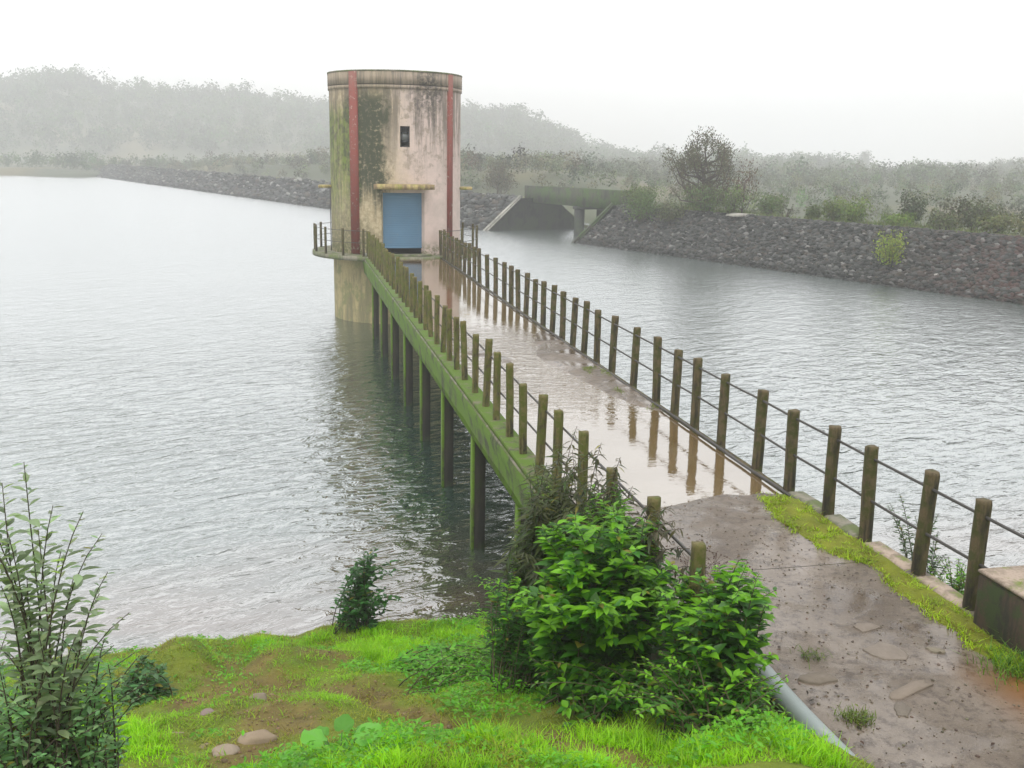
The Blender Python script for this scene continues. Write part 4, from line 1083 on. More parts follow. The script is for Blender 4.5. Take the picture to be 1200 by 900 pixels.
def stone(name, label, loc, size, flat, col, seed, group=None, rz=0, el=1.3):
    r_ = np.random.default_rng(seed)
    import bmesh
    bm = bmesh.new(); bmesh.ops.create_icosphere(bm, subdivisions=3, radius=0.5)
    V = np.array([v.co[:] for v in bm.verts])
    for _ in range(16):                                 # knock planes off the ball
        n_ = r_.normal(size=3); n_ /= np.linalg.norm(n_); d = r_.uniform(.27, .42)
        k_ = V @ n_; V = V - np.where(k_ > d, k_ - d, 0)[:, None] * n_ * 0.97
    V *= np.array([size * el, size, size * flat]); V += r_.normal(size=V.shape) * size * 0.006
    F = [[v.index for v in f.verts] for f in bm.faces]; bm.free()
    V[:, 2] = np.where(V[:, 2] < 0, V[:, 2] * 1.3, V[:, 2]); mb = MB(); mb.add(V, F, None, np.array(col) * .8)
    o = mb.build(name, M_STONE, None, False); o.location = loc; o.rotation_euler = (r_.uniform(-.15, .15), r_.uniform(-.15, .15), rz)
    return tag(o, label, 'stone', group)
def on_g(x, y, dz_=0.0): return (x, y, float(ground_z(np.array(x), np.array(y))) + dz_ - (0.045 if dz_ else 0))
BANK = 'stones on the grassy bank'
TAN = (0.42, 0.32, 0.22)
stone('stone', 'largest tan stone with a flat sloping face, on the bare soil at the bottom', on_g(-0.30, 6.50, .05), 0.23, .6, TAN, 3, BANK, .3)
stone('stone', 'tan rounded stone just left of the largest tan stone', on_g(-0.50, 6.28, .03), 0.19, .5, (0.44, 0.35, 0.26), 4, BANK, .6)
stone('stone', 'flat half buried stone behind the two tan stones', on_g(-0.62, 6.68, .01), 0.19, .35, (0.36, 0.30, 0.18), 5, BANK, .5, 1.6)
stone('stone', 'pointed stone with a pale tip and mossy shaded side, in the middle of the slope', on_g(-0.36, 7.85, .04), 0.19, .7, (0.33, 0.27, 0.19), 6, BANK, .8, 1.3)
stone('stone', 'small pinkish stone on the slope left of the pointed stone', on_g(-0.72, 7.55, .03), 0.13, .7, (0.36, 0.27, 0.25), 7, BANK, 1)
stone('stone', 'dull stone sunk in grass at the lower left of the slope', on_g(-1.03, 6.9, .02), 0.24, .5, (0.26, 0.20, 0.14), 8, BANK, 0)
stone('stone', 'low reddish stone right behind the pointed stone', on_g(-0.16, 7.72, .02), 0.13, .4, (0.40, 0.25, 0.16), 9, BANK, 0)
stone('stone', 'small tan stone halfway between the dull and the pinkish stones', on_g(-0.88, 7.15, .02), 0.15, .5, (0.38, 0.28, 0.19), 12, BANK, 0)
stone('stone', 'dark wet stone at the waterline above the earth hummock', (-0.98, 11.98, 0.03), 0.27, .55, (0.10, 0.085, 0.075), 10, 'stones at the waterline', 0)
stone('stone', 'long dark wet stone at the edge of the lake', (-0.62, 12.42, 0.0), 0.3, .3, (0.13, 0.11, 0.10), 11, 'stones at the waterline', .2, 1.9)

def slab(name, label, x, y, lx, ly, th, col, seed, rz=0, group=None, cat='slab', z=None):
    col = tuple(c_ * .62 for c_ in col)
    r_ = random.Random(seed); n_ = 11; P = []
    for i in range(n_):
        a = 2 * math.pi * i / n_; rr = 1 + r_.uniform(-.3, .18)
        P.append((lx * .5 * rr * math.cos(a), ly * .5 * rr * math.sin(a)))
    mb = MB(); V = [(a, b, -th) for a, b in P] + [(a, b, th * .6) for a, b in P] + [(a * .93, b * .93, th) for a, b in P] + [(0, 0, th * 1.05)]
    q = [(k_ * n_ + i, k_ * n_ + (i + 1) % n_, (k_ + 1) * n_ + (i + 1) % n_, (k_ + 1) * n_ + i) for k_ in range(2) for i in range(n_)]
    mb.add(V, [(2 * n_ + i, 2 * n_ + (i + 1) % n_, 3 * n_) for i in range(n_)], q, col)
    o = mb.build(name, M_STONE); zz_ = float(path_z(np.array([x]), np.array([y]))[0]) if z is None else z
    o.location = (x, y, zz_); o.rotation_euler = (0, 0, rz)
    return tag(o, label, cat, group)
PG = 'flat stones bedded in the path'
slab('flat_stone', 'long thin pale stone lying on the mud at the lower right of the path', 4.16, 5.78, .46, .13, .014, (0.42, 0.34, 0.27), 1, .35, PG)
slab('flat_stone', 'pale angular patch of stone in the middle of the muddy path', 4.33, 6.35, .26, .34, .010, (0.42, 0.35, 0.29), 2, .6, PG)
slab('flat_stone', 'small rounded pale stone beyond the angular one', 4.40, 6.75, .24, .15, .009, (0.40, 0.33, 0.27), 3, .2, PG)
slab('flat_stone', 'broken pale slab beside the upper end of the grey pipe', 3.62, 6.06, .30, .17, .016, (0.34, 0.28, 0.22), 4, -.2, PG)
slab('flat_stone', 'tiny pale stone at the edge of the mossy verge', 4.72, 6.30, .14, .07, .012, (0.42, 0.36, 0.27), 5, -.6, PG)
slab('flat_stone', 'greyish flat stone near the bottom of the path', 3.95, 5.55, .2, .12, .010, (0.32, 0.27, 0.22), 6, .9, PG)
# kerb stones under the near posts
KG = 'kerb stones along the right edge of the path'
for i, (y0_, y1_, lab, c) in enumerate([(6.95, 7.58, 'rough pinkish kerb stone between the two nearest right posts', M_BLOCKTOP), (7.76, 8.42, 'pale kerb stone between the second and third right posts', M_BLOCKTOP),
                                       (8.62, 9.20, 'mossy kerb stone before the fourth right post', M_EDGE), (9.36, 9.98, 'kerb stone half under moss at the end of the land path', M_EDGE)]):
    m = MB(); m.box(-.10, .10, y0_ - (y0_ + y1_) / 2, y1_ - (y0_ + y1_) / 2, -.25, .045, ch=.022)
    o = m.build('kerb_stone', c); o.location = (5.47, (y0_ + y1_) / 2, DECK + .03); o.rotation_euler = (R(rnd.uniform(-1, 1)), R(rnd.uniform(-3, 3)), R(rnd.uniform(-2, 2)))
    tag(o, lab, 'kerb', KG)

# ------------------------------------------------------------------ moss, grass, weeds
def blades(mb, X, Y, Z, h, w, col, lean=0.5):
    n_ = len(X); a = rng.random(n_) * 6.283; d = np.stack([np.cos(a), np.sin(a), 0 * a], 1); s_ = np.stack([-np.sin(a), np.cos(a), 0 * a], 1)
    P = np.stack([X, Y, Z - 0.006], 1); h = h[:, None]; w = w[:, None]
    ln_ = lean * (0.3 + rng.random((n_, 1))) * h
    up_ = np.array([0, 0, 1.0])
    V = np.stack([P - s_ * w / 2, P + s_ * w / 2, P + up_ * h * .55 + d * ln_ * .3 - s_ * w * .38, P + up_ * h * .55 + d * ln_ * .3 + s_ * w * .38, P + up_ * h * 0.93 + d * ln_], 1)
    o = (np.arange(n_) * 5)[:, None, None]
    mb.add(V.reshape(-1, 3), (np.array([(2, 3, 4)])[None] + o).reshape(-1, 3), (np.array([(0, 1, 3, 2)])[None] + o).reshape(-1, 4), np.repeat(col, 5, 0))
def lush_amount(X, Y):
    L = np.zeros_like(X)
    for cx, cy, sx, sy, a in [(0.9, 10.6, .75, 1.5, 1), (1.7, 9.4, .9, .9, .9), (1.5, 5.5, 1.6, .62, 1), (0.4, 5.75, .8, .6, 1), (-1.3, 6.9, .55, .8, 1), (-1.9, 8.0, .7, 1.5, .8),
                              (2.6, 5.1, .8, .8, 1), (0.0, 11.7, 1.0, .5, .7), (-0.55, 11.2, .35, .5, .6), (2.5, 7.5, .8, 2, .8), (-1.7, 11.0, .6, .7, .5), (1.9, 11.3, .8, .9, .8), (-1.0, 5.6, .8, .5, .8)]:
        L = np.maximum(L, a * np.exp(-(((X - cx) / sx) ** 2 + ((Y - cy) / sy) ** 2)))
    return L + .45 * (fbm(X * 2.3 + 50, Y * 2.3, 3) - .5)
def field(n_, x0, x1, y0, y1):
    return x0 + (x1 - x0) * rng.random(n_), y0 + (y1 - y0) * rng.random(n_)
LIME = np.array([0.31, 0.61, 0.006]); OLIV = np.array([0.30, 0.32, 0.03])
# tall lush grass
X, Y = field(330000, -3.6, 3.05, 4.6, 12.5)
La = lush_amount(X, Y); D_ = dirt_amount(X, Y)
k_ = (rng.random(len(X)) < smooth(.38, .72, La) * (1 - .8 * smooth(.4, .7, D_))); X, Y, La = X[k_], Y[k_], La[k_]
Z = ground_z(X, Y); mb = MB()
tone = fbm(X * 3, Y * 3 + 70, 3)[:, None]
c = LIME * (0.6 + 0.75 * tone) * (0.75 + .5 * rng.random((len(X), 1))) + np.array([.07, .02, 0]) * (rng.random((len(X), 1)) < .15)
tuf = .45 + 1.15 * smooth(.38, .66, fbm(X * 7 + 3, Y * 7, 2))
blades(mb, X, Y, Z, tuf * (.026 + .06 * rng.random(len(X)) ** 1.5) * (0.5 + .7 * np.clip(La, 0, 1)), .0045 + .005 * rng.random(len(X)), c, .9)
tag(mb.build('grass', M_GRASS), 'bright lime green grass on the lake bank', 'grass', kind='stuff')
# short moss and turf
X, Y = field(260000, -4.5, 3.2, 4.6, 12.6)
D_ = dirt_amount(X, Y); k_ = rng.random(len(X)) < 1 - .5 * smooth(.25, .7, D_); X, Y, D_ = X[k_], Y[k_], D_[k_]
Z = ground_z(X, Y); mb = MB()
tone = fbm(X * 2 + 8, Y * 2, 3)[:, None]; mixv = smooth(.35, .65, fbm(X * 1.2, Y * 1.2 + 30, 3))[:, None]
c = (LIME * .85 * (1 - mixv) + OLIV * mixv) * (.55 + .8 * tone) * (.7 + .6 * rng.random((len(X), 1)))
dk = smooth(.3, .6, D_)[:, None]
c = np.where(rng.random((len(X), 1)) < .10 + .5 * dk, np.array([[.30, .22, .05]]) * (.4 + .8 * rng.random((len(X), 1))), c)
blades(mb, X, Y, Z, (.008 + .026 * rng.random(len(X)) ** 2) * (.5 + 1.1 * smooth(.35, .7, fbm(X * 9, Y * 9, 2))), .004 + .006 * rng.random(len(X)), c, 1.6)
tag(mb.build('turf', M_GRASS), 'short mossy turf between the bare patches', 'moss', kind='stuff')
# clods and pebbles on the bare earth
X, Y = field(9000, -3.0, 2.6, 4.8, 12.3); D_ = dirt_amount(X, Y); k_ = rng.random(len(X)) < smooth(.35, .7, D_); X, Y = X[k_], Y[k_]; n_ = len(X)
mb = MB(); rocks(mb, np.stack([X, Y, ground_z(X, Y) + .002], 1), .008 + .035 * rng.random(n_) ** 3, vary((0.22, 0.15, 0.075), n_, .4, .1))
tag(mb.build('clods', M_STONE), 'small clods and pebbles on the bare earth of the bank', 'gravel', kind='stuff')
# broad small leaves of creeping weeds
X, Y = field(60000, -3.2, 3.1, 4.6, 12.3)
wa = fbm(X * 1.6 + 90, Y * 1.6, 3) + .55 * np.exp(-(((X - 1.9) / .8) ** 2 + ((Y - 8.9) / 1.2) ** 2)) + .3 * np.exp(-(((X - .5) / 1.1) ** 2 + ((Y - 5.9) / .5) ** 2)) + .35 * np.exp(-(((X - 2.8) / .5) ** 2 + ((Y - 5.4) / .8) ** 2))
k_ = (rng.random(len(X)) < smooth(.55, .85, wa) * (1 - .9 * smooth(.35, .6, dirt_amount(X, Y)))); X, Y, wa = X[k_], Y[k_], wa[k_]
n_ = len(X); P = np.stack([X, Y, ground_z(X, Y) + (.02 + .16 * rng.random(n_)) * smooth(.5, 1.0, wa)], 1)
a = rng.random(n_) * 6.283; Dv = np.stack([np.cos(a), np.sin(a), .1 + .4 * rng.random(n_)], 1); Uv = np.stack([.5 * rng.normal(size=n_), .5 * rng.normal(size=n_), np.ones(n_)], 1)
mb = MB(); scatter_shape(mb, L_OVAL, P, Dv, Uv, .025 + .035 * rng.random(n_), vary((0.15, 0.40, 0.02), n_, .35, .15))
tag(mb.build('weeds', M_LEAF), 'creeping leafy weeds among the grass', 'weeds', kind='stuff')
# mossy verge and tufts on the path
X, Y = field(60000, 4.35, 5.34, 4.2, 10.3)
edge = 4.98 - .20 * np.exp(-((Y - 8.9) / .9) ** 2) + .14 * np.exp(-((Y - 7.9) / .25) ** 2) + .22 * (fbm(Y * 1.8, Y * 0 + 3, 3) - .5)
v = smooth(0, .16, X - edge) * (fbm(X * 6, Y * 6, 3) > .34) * smooth(10.2, 9.6, Y)
k_ = rng.random(len(X)) < v; X, Y = X[k_], Y[k_]; n_ = len(X); mb = MB()
hh = .008 + .05 * smooth(6.6, 5.6, Y) * rng.random(n_) + .022 * rng.random(n_) ** 2 * (1 + 1.5 * (fbm(X * 5, Y * 5 + 2, 2) > .5))
c = np.array([0.40, 0.56, 0.012]) * (.5 + .8 * fbm(X * 5, Y * 5, 3)[:, None]) * (.75 + .5 * rng.random((n_, 1)))
c = np.where(rng.random((n_, 1)) < .12, np.array([[.20, .12, .04]]), c)
blades(mb, X, Y, path_z(X, Y) + .012 * (fbm(X * 8, Y * 8, 2)), hh, .006 + .007 * rng.random(n_), c, 1.5)
X, Y = field(9000, 4.75, 5.33, 14.0, 17.0)
k_ = rng.random(len(X)) < smooth(.55, .7, fbm(X * 3, Y * 1.5, 3)) * smooth(4.9, 5.1, X); X, Y = X[k_], Y[k_]; n_ = len(X)
if n_: blades(mb, X, Y, deck_top(X, Y), .01 + .02 * rng.random(n_), .012 + 0 * X, vary((0.17, 0.22, 0.03), n_), 1.2)
tag(mb.build('moss', M_GRASS), 'yellow green moss along the right verge of the path', 'moss', kind='stuff')
gm_ = MB()                                             # moss cushion sheet under the blades
vx = np.linspace(4.7, 5.34, 22); vy = np.arange(4.4, 10.15, .07); VX, VY = np.meshgrid(vx, vy, indexing='ij')
edge = 4.98 - .20 * np.exp(-((VY - 8.9) / .9) ** 2) + .14 * np.exp(-((VY - 7.9) / .25) ** 2) + .22 * (fbm(VY * 1.8, VY * 0 + 3, 3) - .5)
VZ = path_z(VX, VY) - .02 + .045 * smooth(-.03, .2, VX - edge) * (.4 + 1.0 * fbm(VX * 6, VY * 6 + 1, 3)) * smooth(10.15, 9.7, VY)
VC = np.array([0.19, 0.23, 0.02])[None, None] * (.5 + fbm(VX * 5, VY * 5, 3)[..., None]) + np.array([.05, .02, 0]) * fbm(VX * 9, VY * 9 + 5, 2)[..., None]
tag(grid_mesh(VX, VY, VZ, VC).build('moss_cushion', M_GROUND, smooth=True), 'soft cushion of moss beside the kerb stones', 'moss', kind='stuff')
# litter: dead leaves and grit on the path
X, Y = field(300, 3.3, 5.1, 4.6, 10.0); n_ = len(X)
k_ = rng.random(n_) < .35 + .65 * smooth(3.9, 3.5, X); X, Y = X[k_], Y[k_]; n_ = len(X)
a = rng.random(n_) * 6.283
mb = MB(); scatter_shape(mb, L_OVAL, np.stack([X, Y, path_z(X, Y) + .012], 1), np.stack([np.cos(a), np.sin(a), .1 * rng.normal(size=n_)], 1), np.stack([.3 * rng.normal(size=n_), .3 * rng.normal(size=n_), np.ones(n_)], 1), .018 + .035 * rng.random(n_), vary((0.07, 0.045, 0.025), n_, .6, .2))
X, Y = field(1800, 3.2, 5.2, 4.4, 10.2); n_ = len(X); rocks(mb, np.stack([X, Y, path_z(X, Y) + .002], 1), .005 + .022 * rng.random(n_) ** 3.5, vary((0.17, 0.135, 0.10), n_, .35, .1))
tag(mb.build('path_litter', M_STONE), 'dead leaves and grit scattered over the wet path', 'litter', kind='stuff')

# ------------------------------------------------------------------ shrubs
def bez(p0, p1, p2, n_=8):
    t = np.linspace(0, 1, n_)[:, None]; return (1 - t) ** 2 * p0 + 2 * t * (1 - t) * p1 + t * t * p2
def shrub(name, label, cat, base, tips, shape, ls, col, n_leaf=22, parts=0, droop=-.1, stem_r=.007, stem_col=(.11, .10, .05), start=.25, opposite=True, young=None, group=None, spreadb=.25, jit=.0, tipbright=0.0):
    """stems arch from the base to each tip, with leaves set along them; the largest, nearest leaves are objects of their own"""
    root = empty(name, base, label, cat, group)
    B_ = np.array(base); wb = MB(); LP, LD, LU, LS, LC = [], [], [], [], []
    col = np.array(col)
    for tip in tips:
        tip = np.array(tip, float); b0 = B_ + np.array([rnd.uniform(-spreadb, spreadb), rnd.uniform(-spreadb, spreadb), 0])
        b0[2] = float(ground_z(b0[0], b0[1])) - .03
        mid = b0 * .45 + tip * .55 + np.array([0, 0, .22 * np.linalg.norm(tip - b0)])
        mid[:2] = b0[:2] * .7 + tip[:2] * .3 + np.array([rnd.uniform(-.05, .05), rnd.uniform(-.05, .05)])
        C_ = bez(b0, mid, tip, 9); wb.tube(C_ - B_, np.linspace(stem_r, stem_r * .3, 9), 5, stem_col)
        L_ = np.linalg.norm(tip - b0); k_ = max(5, int(n_leaf * L_))
        for j in range(k_):
            t = start + (1 - start) * (j + rnd.random() * .5) / k_
            f = t * 8; i0 = min(int(f), 7); p = C_[i0] + (C_[i0 + 1] - C_[i0]) * (f - i0); ax = C_[i0 + 1] - C_[i0]; ax /= np.linalg.norm(ax)
            a = j * 2.4 + rnd.uniform(-.4, .4); side_ = np.array([math.cos(a), math.sin(a), 0])
            for sgn in ((1, -1) if opposite else (1,)):
                d = side_ * sgn + ax * rnd.uniform(.2, .7) + np.array([0, 0, droop + rnd.uniform(-.25, .25)]); d /= np.linalg.norm(d)
                LP.append(p + unit(1)[0] * jit); LD.append(d); LU.append(np.array([0, 0, 1]) + ax * .3 + .3 * unit(1)[0])
                s_ = ls * rnd.uniform(.45, 1.25) * (1.0 - .45 * smooth(.75, 1.0, t)); LS.append(float(s_))
                c_ = col * rnd.uniform(.6, 1.3) * (1 + .12 * unit(1)[0])
                if young is not None and t > .72 and rnd.random() < .7: c_ = np.array(young) * rnd.uniform(.7, 1.2)
                if rnd.random() < .025: c_ = np.array([.30, .26, .05]) * rnd.uniform(.5, 1.1)
                LC.append(np.clip(c_, .004, 1))
    wb.build('stem', M_BARK, root)
    LP, LD, LU, LS, LC = map(np.array, (LP, LD, LU, LS, LC))
    own = np.zeros(len(LP), bool)
    if parts:
        cam_p = np.array([0, 0, CAM_Z]); dd = LS / np.linalg.norm(LP - cam_p, axis=1)
        c0 = LP.mean(0); front = ((LP - c0) @ (cam_p - c0)) > 0
        sc_ = dd * np.where(front, 1, .4); own[np.argsort(-sc_)[:parts]] = True
        V, T, Q = shape
        vars_ = []
        for c_ in (col, col * .7, col * 1.25, np.array(young) if young is not None else col):
            mb = MB(); mb.add(V, T, Q, np.clip(c_, .004, 1)); vars_.append(mb.mesh('leaf', M_LEAFOBJ))
        Df, Sf, Nf = frames(LD[own], LU[own])
        for i, (p, s_) in enumerate(zip(LP[own], LS[own])):
            o = link('leaf', vars_[i % 4 if i % 3 == 0 else i % 3], root)
            q_ = p - B_; D1, S1, N1 = Df[i] * s_, Sf[i] * s_, Nf[i] * s_
            o.matrix_local = Matrix(((D1[0], S1[0], N1[0], q_[0]), (D1[1], S1[1], N1[1], q_[1]), (D1[2], S1[2], N1[2], q_[2]), (0, 0, 0, 1)))
    r_ = ~own
    mb = MB(); scatter_shape(mb, shape, LP[r_] - B_, LD[r_], LU[r_], LS[r_], LC[r_])
    o = mb.build('foliage', M_LEAF, root)
    if parts: o['kind'] = 'stuff'
    return root
def tips_in(n_, c, r, seed, lo=-1.0):
    r_ = np.random.default_rng(seed); out = []
    while len(out) < n_:
        v = r_.uniform(-1, 1, 3)
        if .2 < np.linalg.norm(v) < 1 and v[2] > lo: out.append(np.array(c) + v * np.array(r))
    return out
GREEN = (0.055, 0.18, 0.015); YG = (0.21, 0.48, 0.02)
# broad leaved bush in three plants
shrub('broadleaf_bush', 'glossy broad leaved green bush in the centre beside the walkway, largest leaves facing the camera', 'bush', on_g(2.15, 7.0), tips_in(125, (2.25, 6.95, 2.95), (.72, .85, .66), 1), L_BROAD, .15, GREEN, 26, 130, young=YG)
shrub('broadleaf_bush', 'broad leaved green bush leaning over the path above the grey pipe', 'bush', on_g(2.75, 6.0), tips_in(95, (2.85, 6.1, 2.92), (.46, .65, .6), 2), L_BROAD, .12, (0.055, 0.16, 0.022), 26, 90, young=YG)
shrub('leafy_bush', 'low yellow green leafy bush at the lower left foot of the big bush', 'bush', on_g(1.85, 7.9), tips_in(90, (1.95, 8.1, 2.1), (.6, .85, .65), 3), L_OVAL, .085, (0.06, 0.18, 0.025), 22, 0, young=YG)
shrub('leafy_bush', 'dark green leafy skirt filling the foot of the big bush', 'bush', on_g(2.25, 6.6), tips_in(90, (2.2, 6.6, 2.3), (.7, .85, .35), 41), L_BROAD, .10, (0.06, 0.18, 0.02), 20, 0, young=(.16, .38, .02), spreadb=.5)
shrub('vine_bush', 'light green small leaved tangle hanging over the pipe at the bottom of the big bush', 'bush', on_g(2.6, 5.6), tips_in(100, (2.6, 5.7, 2.72), (.65, .6, .28), 4), L_OVAL, .075, (0.07, 0.20, 0.022), 22, 0, young=YG)
# narrow leaved dark shrub with drooping leaves
DK = (0.075, 0.11, 0.038)
shrub('narrowleaf_shrub', 'tall dark shrub with drooping narrow leaves against the left railing', 'shrub', on_g(2.1, 8.6), tips_in(120, (2.35, 8.05, 2.88), (.6, .9, .85), 5), L_NARROW, .16, DK, 17, 0, droop=-.35, start=.2, stem_col=(.07, .05, .04), young=(.09, .10, .04))
shrub('narrowleaf_shrub', 'uppermost dark drooping sprays in front of the nearest left posts', 'shrub', on_g(2.3, 7.9), [(2.5, 8.6, 3.75), (2.35, 8.2, 3.65), (2.45, 7.7, 3.85), (2.55, 7.5, 3.6), (2.75, 7.3, 3.45), (2.6, 7.9, 3.4), (2.2, 8.9, 3.3), (2.9, 7.0, 3.2), (2.7, 7.2, 3.05), (2.4, 7.6, 3.3), (2.7, 7.0, 3.5), (2.65, 6.8, 3.35), (2.55, 7.5, 3.78), (2.85, 6.7, 3.3), (2.5, 8.0, 3.55), (2.7, 7.6, 3.5), (2.8, 6.9, 3.45), (2.85, 7.1, 3.5), (2.75, 6.6, 3.5), (2.6, 6.7, 3.45), (2.9, 7.4, 3.3), (2.95, 6.7, 3.15), (2.7, 8.1, 3.35)], L_NARROW, .16, (0.065, 0.08, 0.04), 13, 60, droop=-.55, start=.35, stem_col=(.07, .045, .035), young=(.10, .085, .05))
shrub('leafy_bush', 'leafy green top of the bush hiding the nearest posts of the left railing', 'bush', on_g(2.5, 7.0), tips_in(100, (2.5, 7.35, 3.15), (.3, .95, .42), 51), L_OVAL, .12, (0.065, 0.16, 0.028), 20, 0, young=(.16, .34, .03), spreadb=.2)
shrub('green_shrub', 'bright green feathery shrub left of the big bush rising beside the pillar', 'shrub', on_g(2.1, 8.7), tips_in(75, (2.3, 8.7, 2.05), (.4, .6, .85), 6), L_NARROW, .11, (0.07, 0.17, 0.03), 24, 0, droop=-.2, young=(.14, .30, .04))
shrub('leafy_bush', 'clump of bright broad weeds spreading on the grass left of the big bush', 'bush', on_g(1.65, 8.9), tips_in(120, (1.75, 8.3, 1.42), (.7, .8, .2), 7), L_OVAL, .07, (0.15, 0.42, 0.03), 30, 0, young=(.24, .5, .06), spreadb=.8, start=.1)
# shrub at the waterline
shrub('waterside_shrub', 'small dark green shrub leaning right at the edge of the lake', 'shrub', on_g(0.6, 12.0), tips_in(44, (0.85, 11.9, 0.88), (.48, .35, .58), 8), L_OVAL, .11, (0.055, 0.17, 0.04), 22, 0, stem_col=(.06, .05, .035))
# left foreground shrub
GY = (0.32, 0.40, 0.26)
shrub('grey_green_shrub', 'tall grey green shrub with arching sprays at the left edge', 'shrub', on_g(-1.15, 4.6), [(-1.12, 4.5, 4.82), (-1.24, 4.6, 4.70), (-1.02, 4.5, 4.62), (-.88, 4.4, 4.62), (-.84, 4.55, 4.46), (-.80, 4.4, 4.34), (-1.3, 4.5, 4.5), (-.98, 4.6, 4.25), (-.74, 4.5, 4.10), (-1.25, 4.6, 4.25), (-1.1, 4.4, 4.1), (-1.4, 4.6, 4.75), (-1.35, 4.7, 4.4), (-1.2, 4.3, 4.35), (-1.0, 4.5, 4.42), (-1.1, 4.55, 4.5), (-.86, 4.5, 4.2), (-1.2, 4.45, 4.55), (-1.05, 4.4, 3.95), (-.9, 4.5, 3.9), (-1.3, 4.5, 4.0), (-.95, 4.4, 4.05), (-1.15, 4.5, 4.3), (-1.3, 4.4, 4.6)], L_OVAL, .085, GY, 24, 200, droop=-.05, start=.3, opposite=False, stem_col=(.10, .08, .06), stem_r=.006, spreadb=.12)
shrub('grey_green_shrub', 'dense lower thicket of small grey green leaves in the bottom left corner', 'shrub', on_g(-1.15, 4.7), tips_in(110, (-1.22, 4.7, 3.58), (.54, .45, .40), 9), L_OVAL, .055, (0.24, 0.42, 0.19), 34, 0, stem_col=(.10, .08, .06), spreadb=.28, start=.03)
shrub('herb_clump', 'bluish green herb between the left shrub and the stony slope', 'plant', on_g(-1.35, 8.7), tips_in(34, (-1.35, 8.7, 1.62), (.22, .35, .2), 10), L_OVAL, .10, (0.10, 0.22, 0.08), 20, 0, start=.1)
# plants beyond the right kerb
shrub('roadside_shrub', 'thin leafy shrub rising behind the second post of the right railing', 'shrub', (5.85, 8.1, 2.0), [(5.7, 8.4, 3.0), (5.85, 8.1, 2.95), (6.0, 8.2, 2.85), (5.8, 7.9, 2.8), (5.65, 8.5, 2.85), (5.95, 8.4, 2.7), (5.8, 8.7, 2.8)] + tips_in(14, (5.82, 8.15, 2.6), (.2, .4, .3), 31), L_OVAL, .06, (0.10, 0.17, 0.08), 26, 0, spreadb=.1, stem_col=(.09, .07, .05))
shrub('herb_clump', 'fresh green herbs below the kerb stones between the two nearest right posts', 'plant', (5.8, 7.4, 2.0), tips_in(34, (5.78, 7.5, 2.55), (.14, .5, .14), 12), L_OVAL, .06, (0.09, 0.22, 0.03), 18, 0, spreadb=.15, young=YG)
# weeds in the path, verge grass tufts
def tuft(name, label, x, y, n_, h, spread, col, zf=None):
    root = empty(name, (x, y, float(path_z(np.array([x]), np.array([y]))[0]) if zf is None else zf), label, 'weed')
    X = rng.normal(size=n_) * spread; Y = rng.normal(size=n_) * spread; mb = MB()
    blades(mb, X, Y, 0 * X, h * (.4 + .8 * rng.random(n_)), .005 + .004 * rng.random(n_), vary(col, n_, .35, .15), 1.2)
    mb.build('blade', M_GRASS, root)['kind'] = 'stuff'
    k_ = 26; a = rng.random(k_) * 6.283; mb = MB()
    scatter_shape(mb, L_OVAL, np.stack([rng.normal(size=k_) * spread * .8, rng.normal(size=k_) * spread * .8, .01 + h * .6 * rng.random(k_)], 1), np.stack([np.cos(a), np.sin(a), .4 + 0 * a], 1), np.tile([0, 0, 1.], (k_, 1)), .035, vary(col, k_, .3))
    mb.build('foliage', M_LEAF, root)['kind'] = 'stuff'
tuft('weed_tuft', 'low weed tuft with a yellow leaf growing in the path beside the pipe', 3.58, 5.5, 240, .05, .055, (0.15, 0.20, 0.03))
tuft('weed_tuft', 'thin grass tuft in the path near the upper end of the pipe', 3.72, 6.35, 60, .07, .05, (0.14, 0.18, 0.05))
tuft('weed_tuft', 'sprout of grass at the corner between parapet block and moss verge', 5.12, 5.9, 420, .12, .13, (0.13, 0.26, 0.02))
tuft('weed_tuft', 'small moss tuft growing on the pale top of the parapet block', 5.52, 6.2, 200, .05, .06, (0.20, 0.26, 0.02), 3.0)
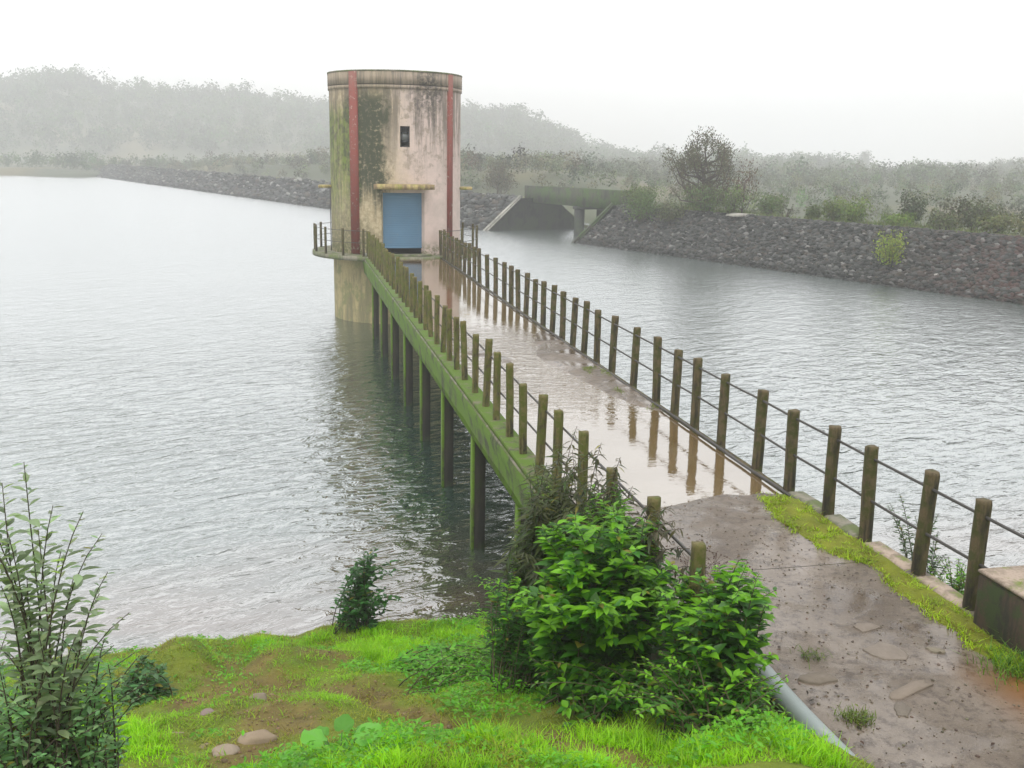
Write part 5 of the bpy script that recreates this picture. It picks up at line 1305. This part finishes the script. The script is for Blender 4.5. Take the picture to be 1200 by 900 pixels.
# dry stalks at the bush edge
ds = empty('dry_stalks', (3.15, 7.3, 2.4), 'bare dark dry stalks standing above the bush edge against the wet path', 'stalks')
mb = MB()
for i in range(9):
    x0, y0_ = rnd.uniform(-.1, .35), rnd.uniform(-.35, .3); hh_ = rnd.uniform(.35, .62)
    P = [(x0, y0_, -.3), (x0 + .03, y0_, hh_ * .5), (x0 + rnd.uniform(-.08, .12), y0_ + rnd.uniform(-.06, .06), hh_)]
    mb.tube(P, [.004, .003, .0015], 4, (.10, .06, .05))
    for j in range(7):
        t = .45 + .08 * j; p = np.array(P[1]) * (1 - t) + np.array(P[2]) * t; e = p + np.array([rnd.uniform(-.09, .09), rnd.uniform(-.06, .06), rnd.uniform(.03, .09)])
        mb.tube([p, e], [.002, .001], 3, (.10, .06, .05)); mb.add(ICO_V * .007 + e, ICO_F, None, (.12, .07, .06))
mb.build('stalk', M_BARK, ds)['kind'] = 'stuff'
# big round leaved plant at the bottom of the picture
bp = empty('big_leaf_plant', on_g(0.22, 5.8), 'low plant with a few very large pale green round leaves at the bottom', 'plant')
V, T, Q = L_ROUND
mb = MB(); mb.add(V, T, Q, (0.15, 0.40, 0.05)); big_me = mb.mesh('leaf', M_LEAFOBJ)
mb = MB()
for i, (a, d_, hh_, s_, tl) in enumerate([(0.3, .10, .22, .19, .35), (2.6, .10, .20, .17, .3), (1.3, .08, .28, .13, .5), (3.6, .16, .12, .17, .2), (4.6, .12, .16, .15, .45), (5.6, .16, .14, .16, .3), (0.9, .22, .12, .13, .1), (3.0, .25, .10, .13, .2), (2.0, .2, .14, .1, .3), (5.1, .2, .1, .12, .2)]):
    e = Vector((math.cos(a) * d_, math.sin(a) * d_, hh_ * .62)); mb.tube([(0, 0, -.05), tuple(e * .6), tuple(e)], [.006, .005, .004], 5, (.12, .22, .06))
    o = link('leaf', big_me, bp); o.matrix_local = Matrix.Translation(e) @ Matrix.Rotation(a, 4, 'Z') @ Matrix.Rotation(-tl, 4, 'Y') @ Matrix.Rotation(rnd.uniform(-.25, .25), 4, 'X') @ Matrix.Scale(s_, 4)
mb.build('stem', M_BARK, bp)
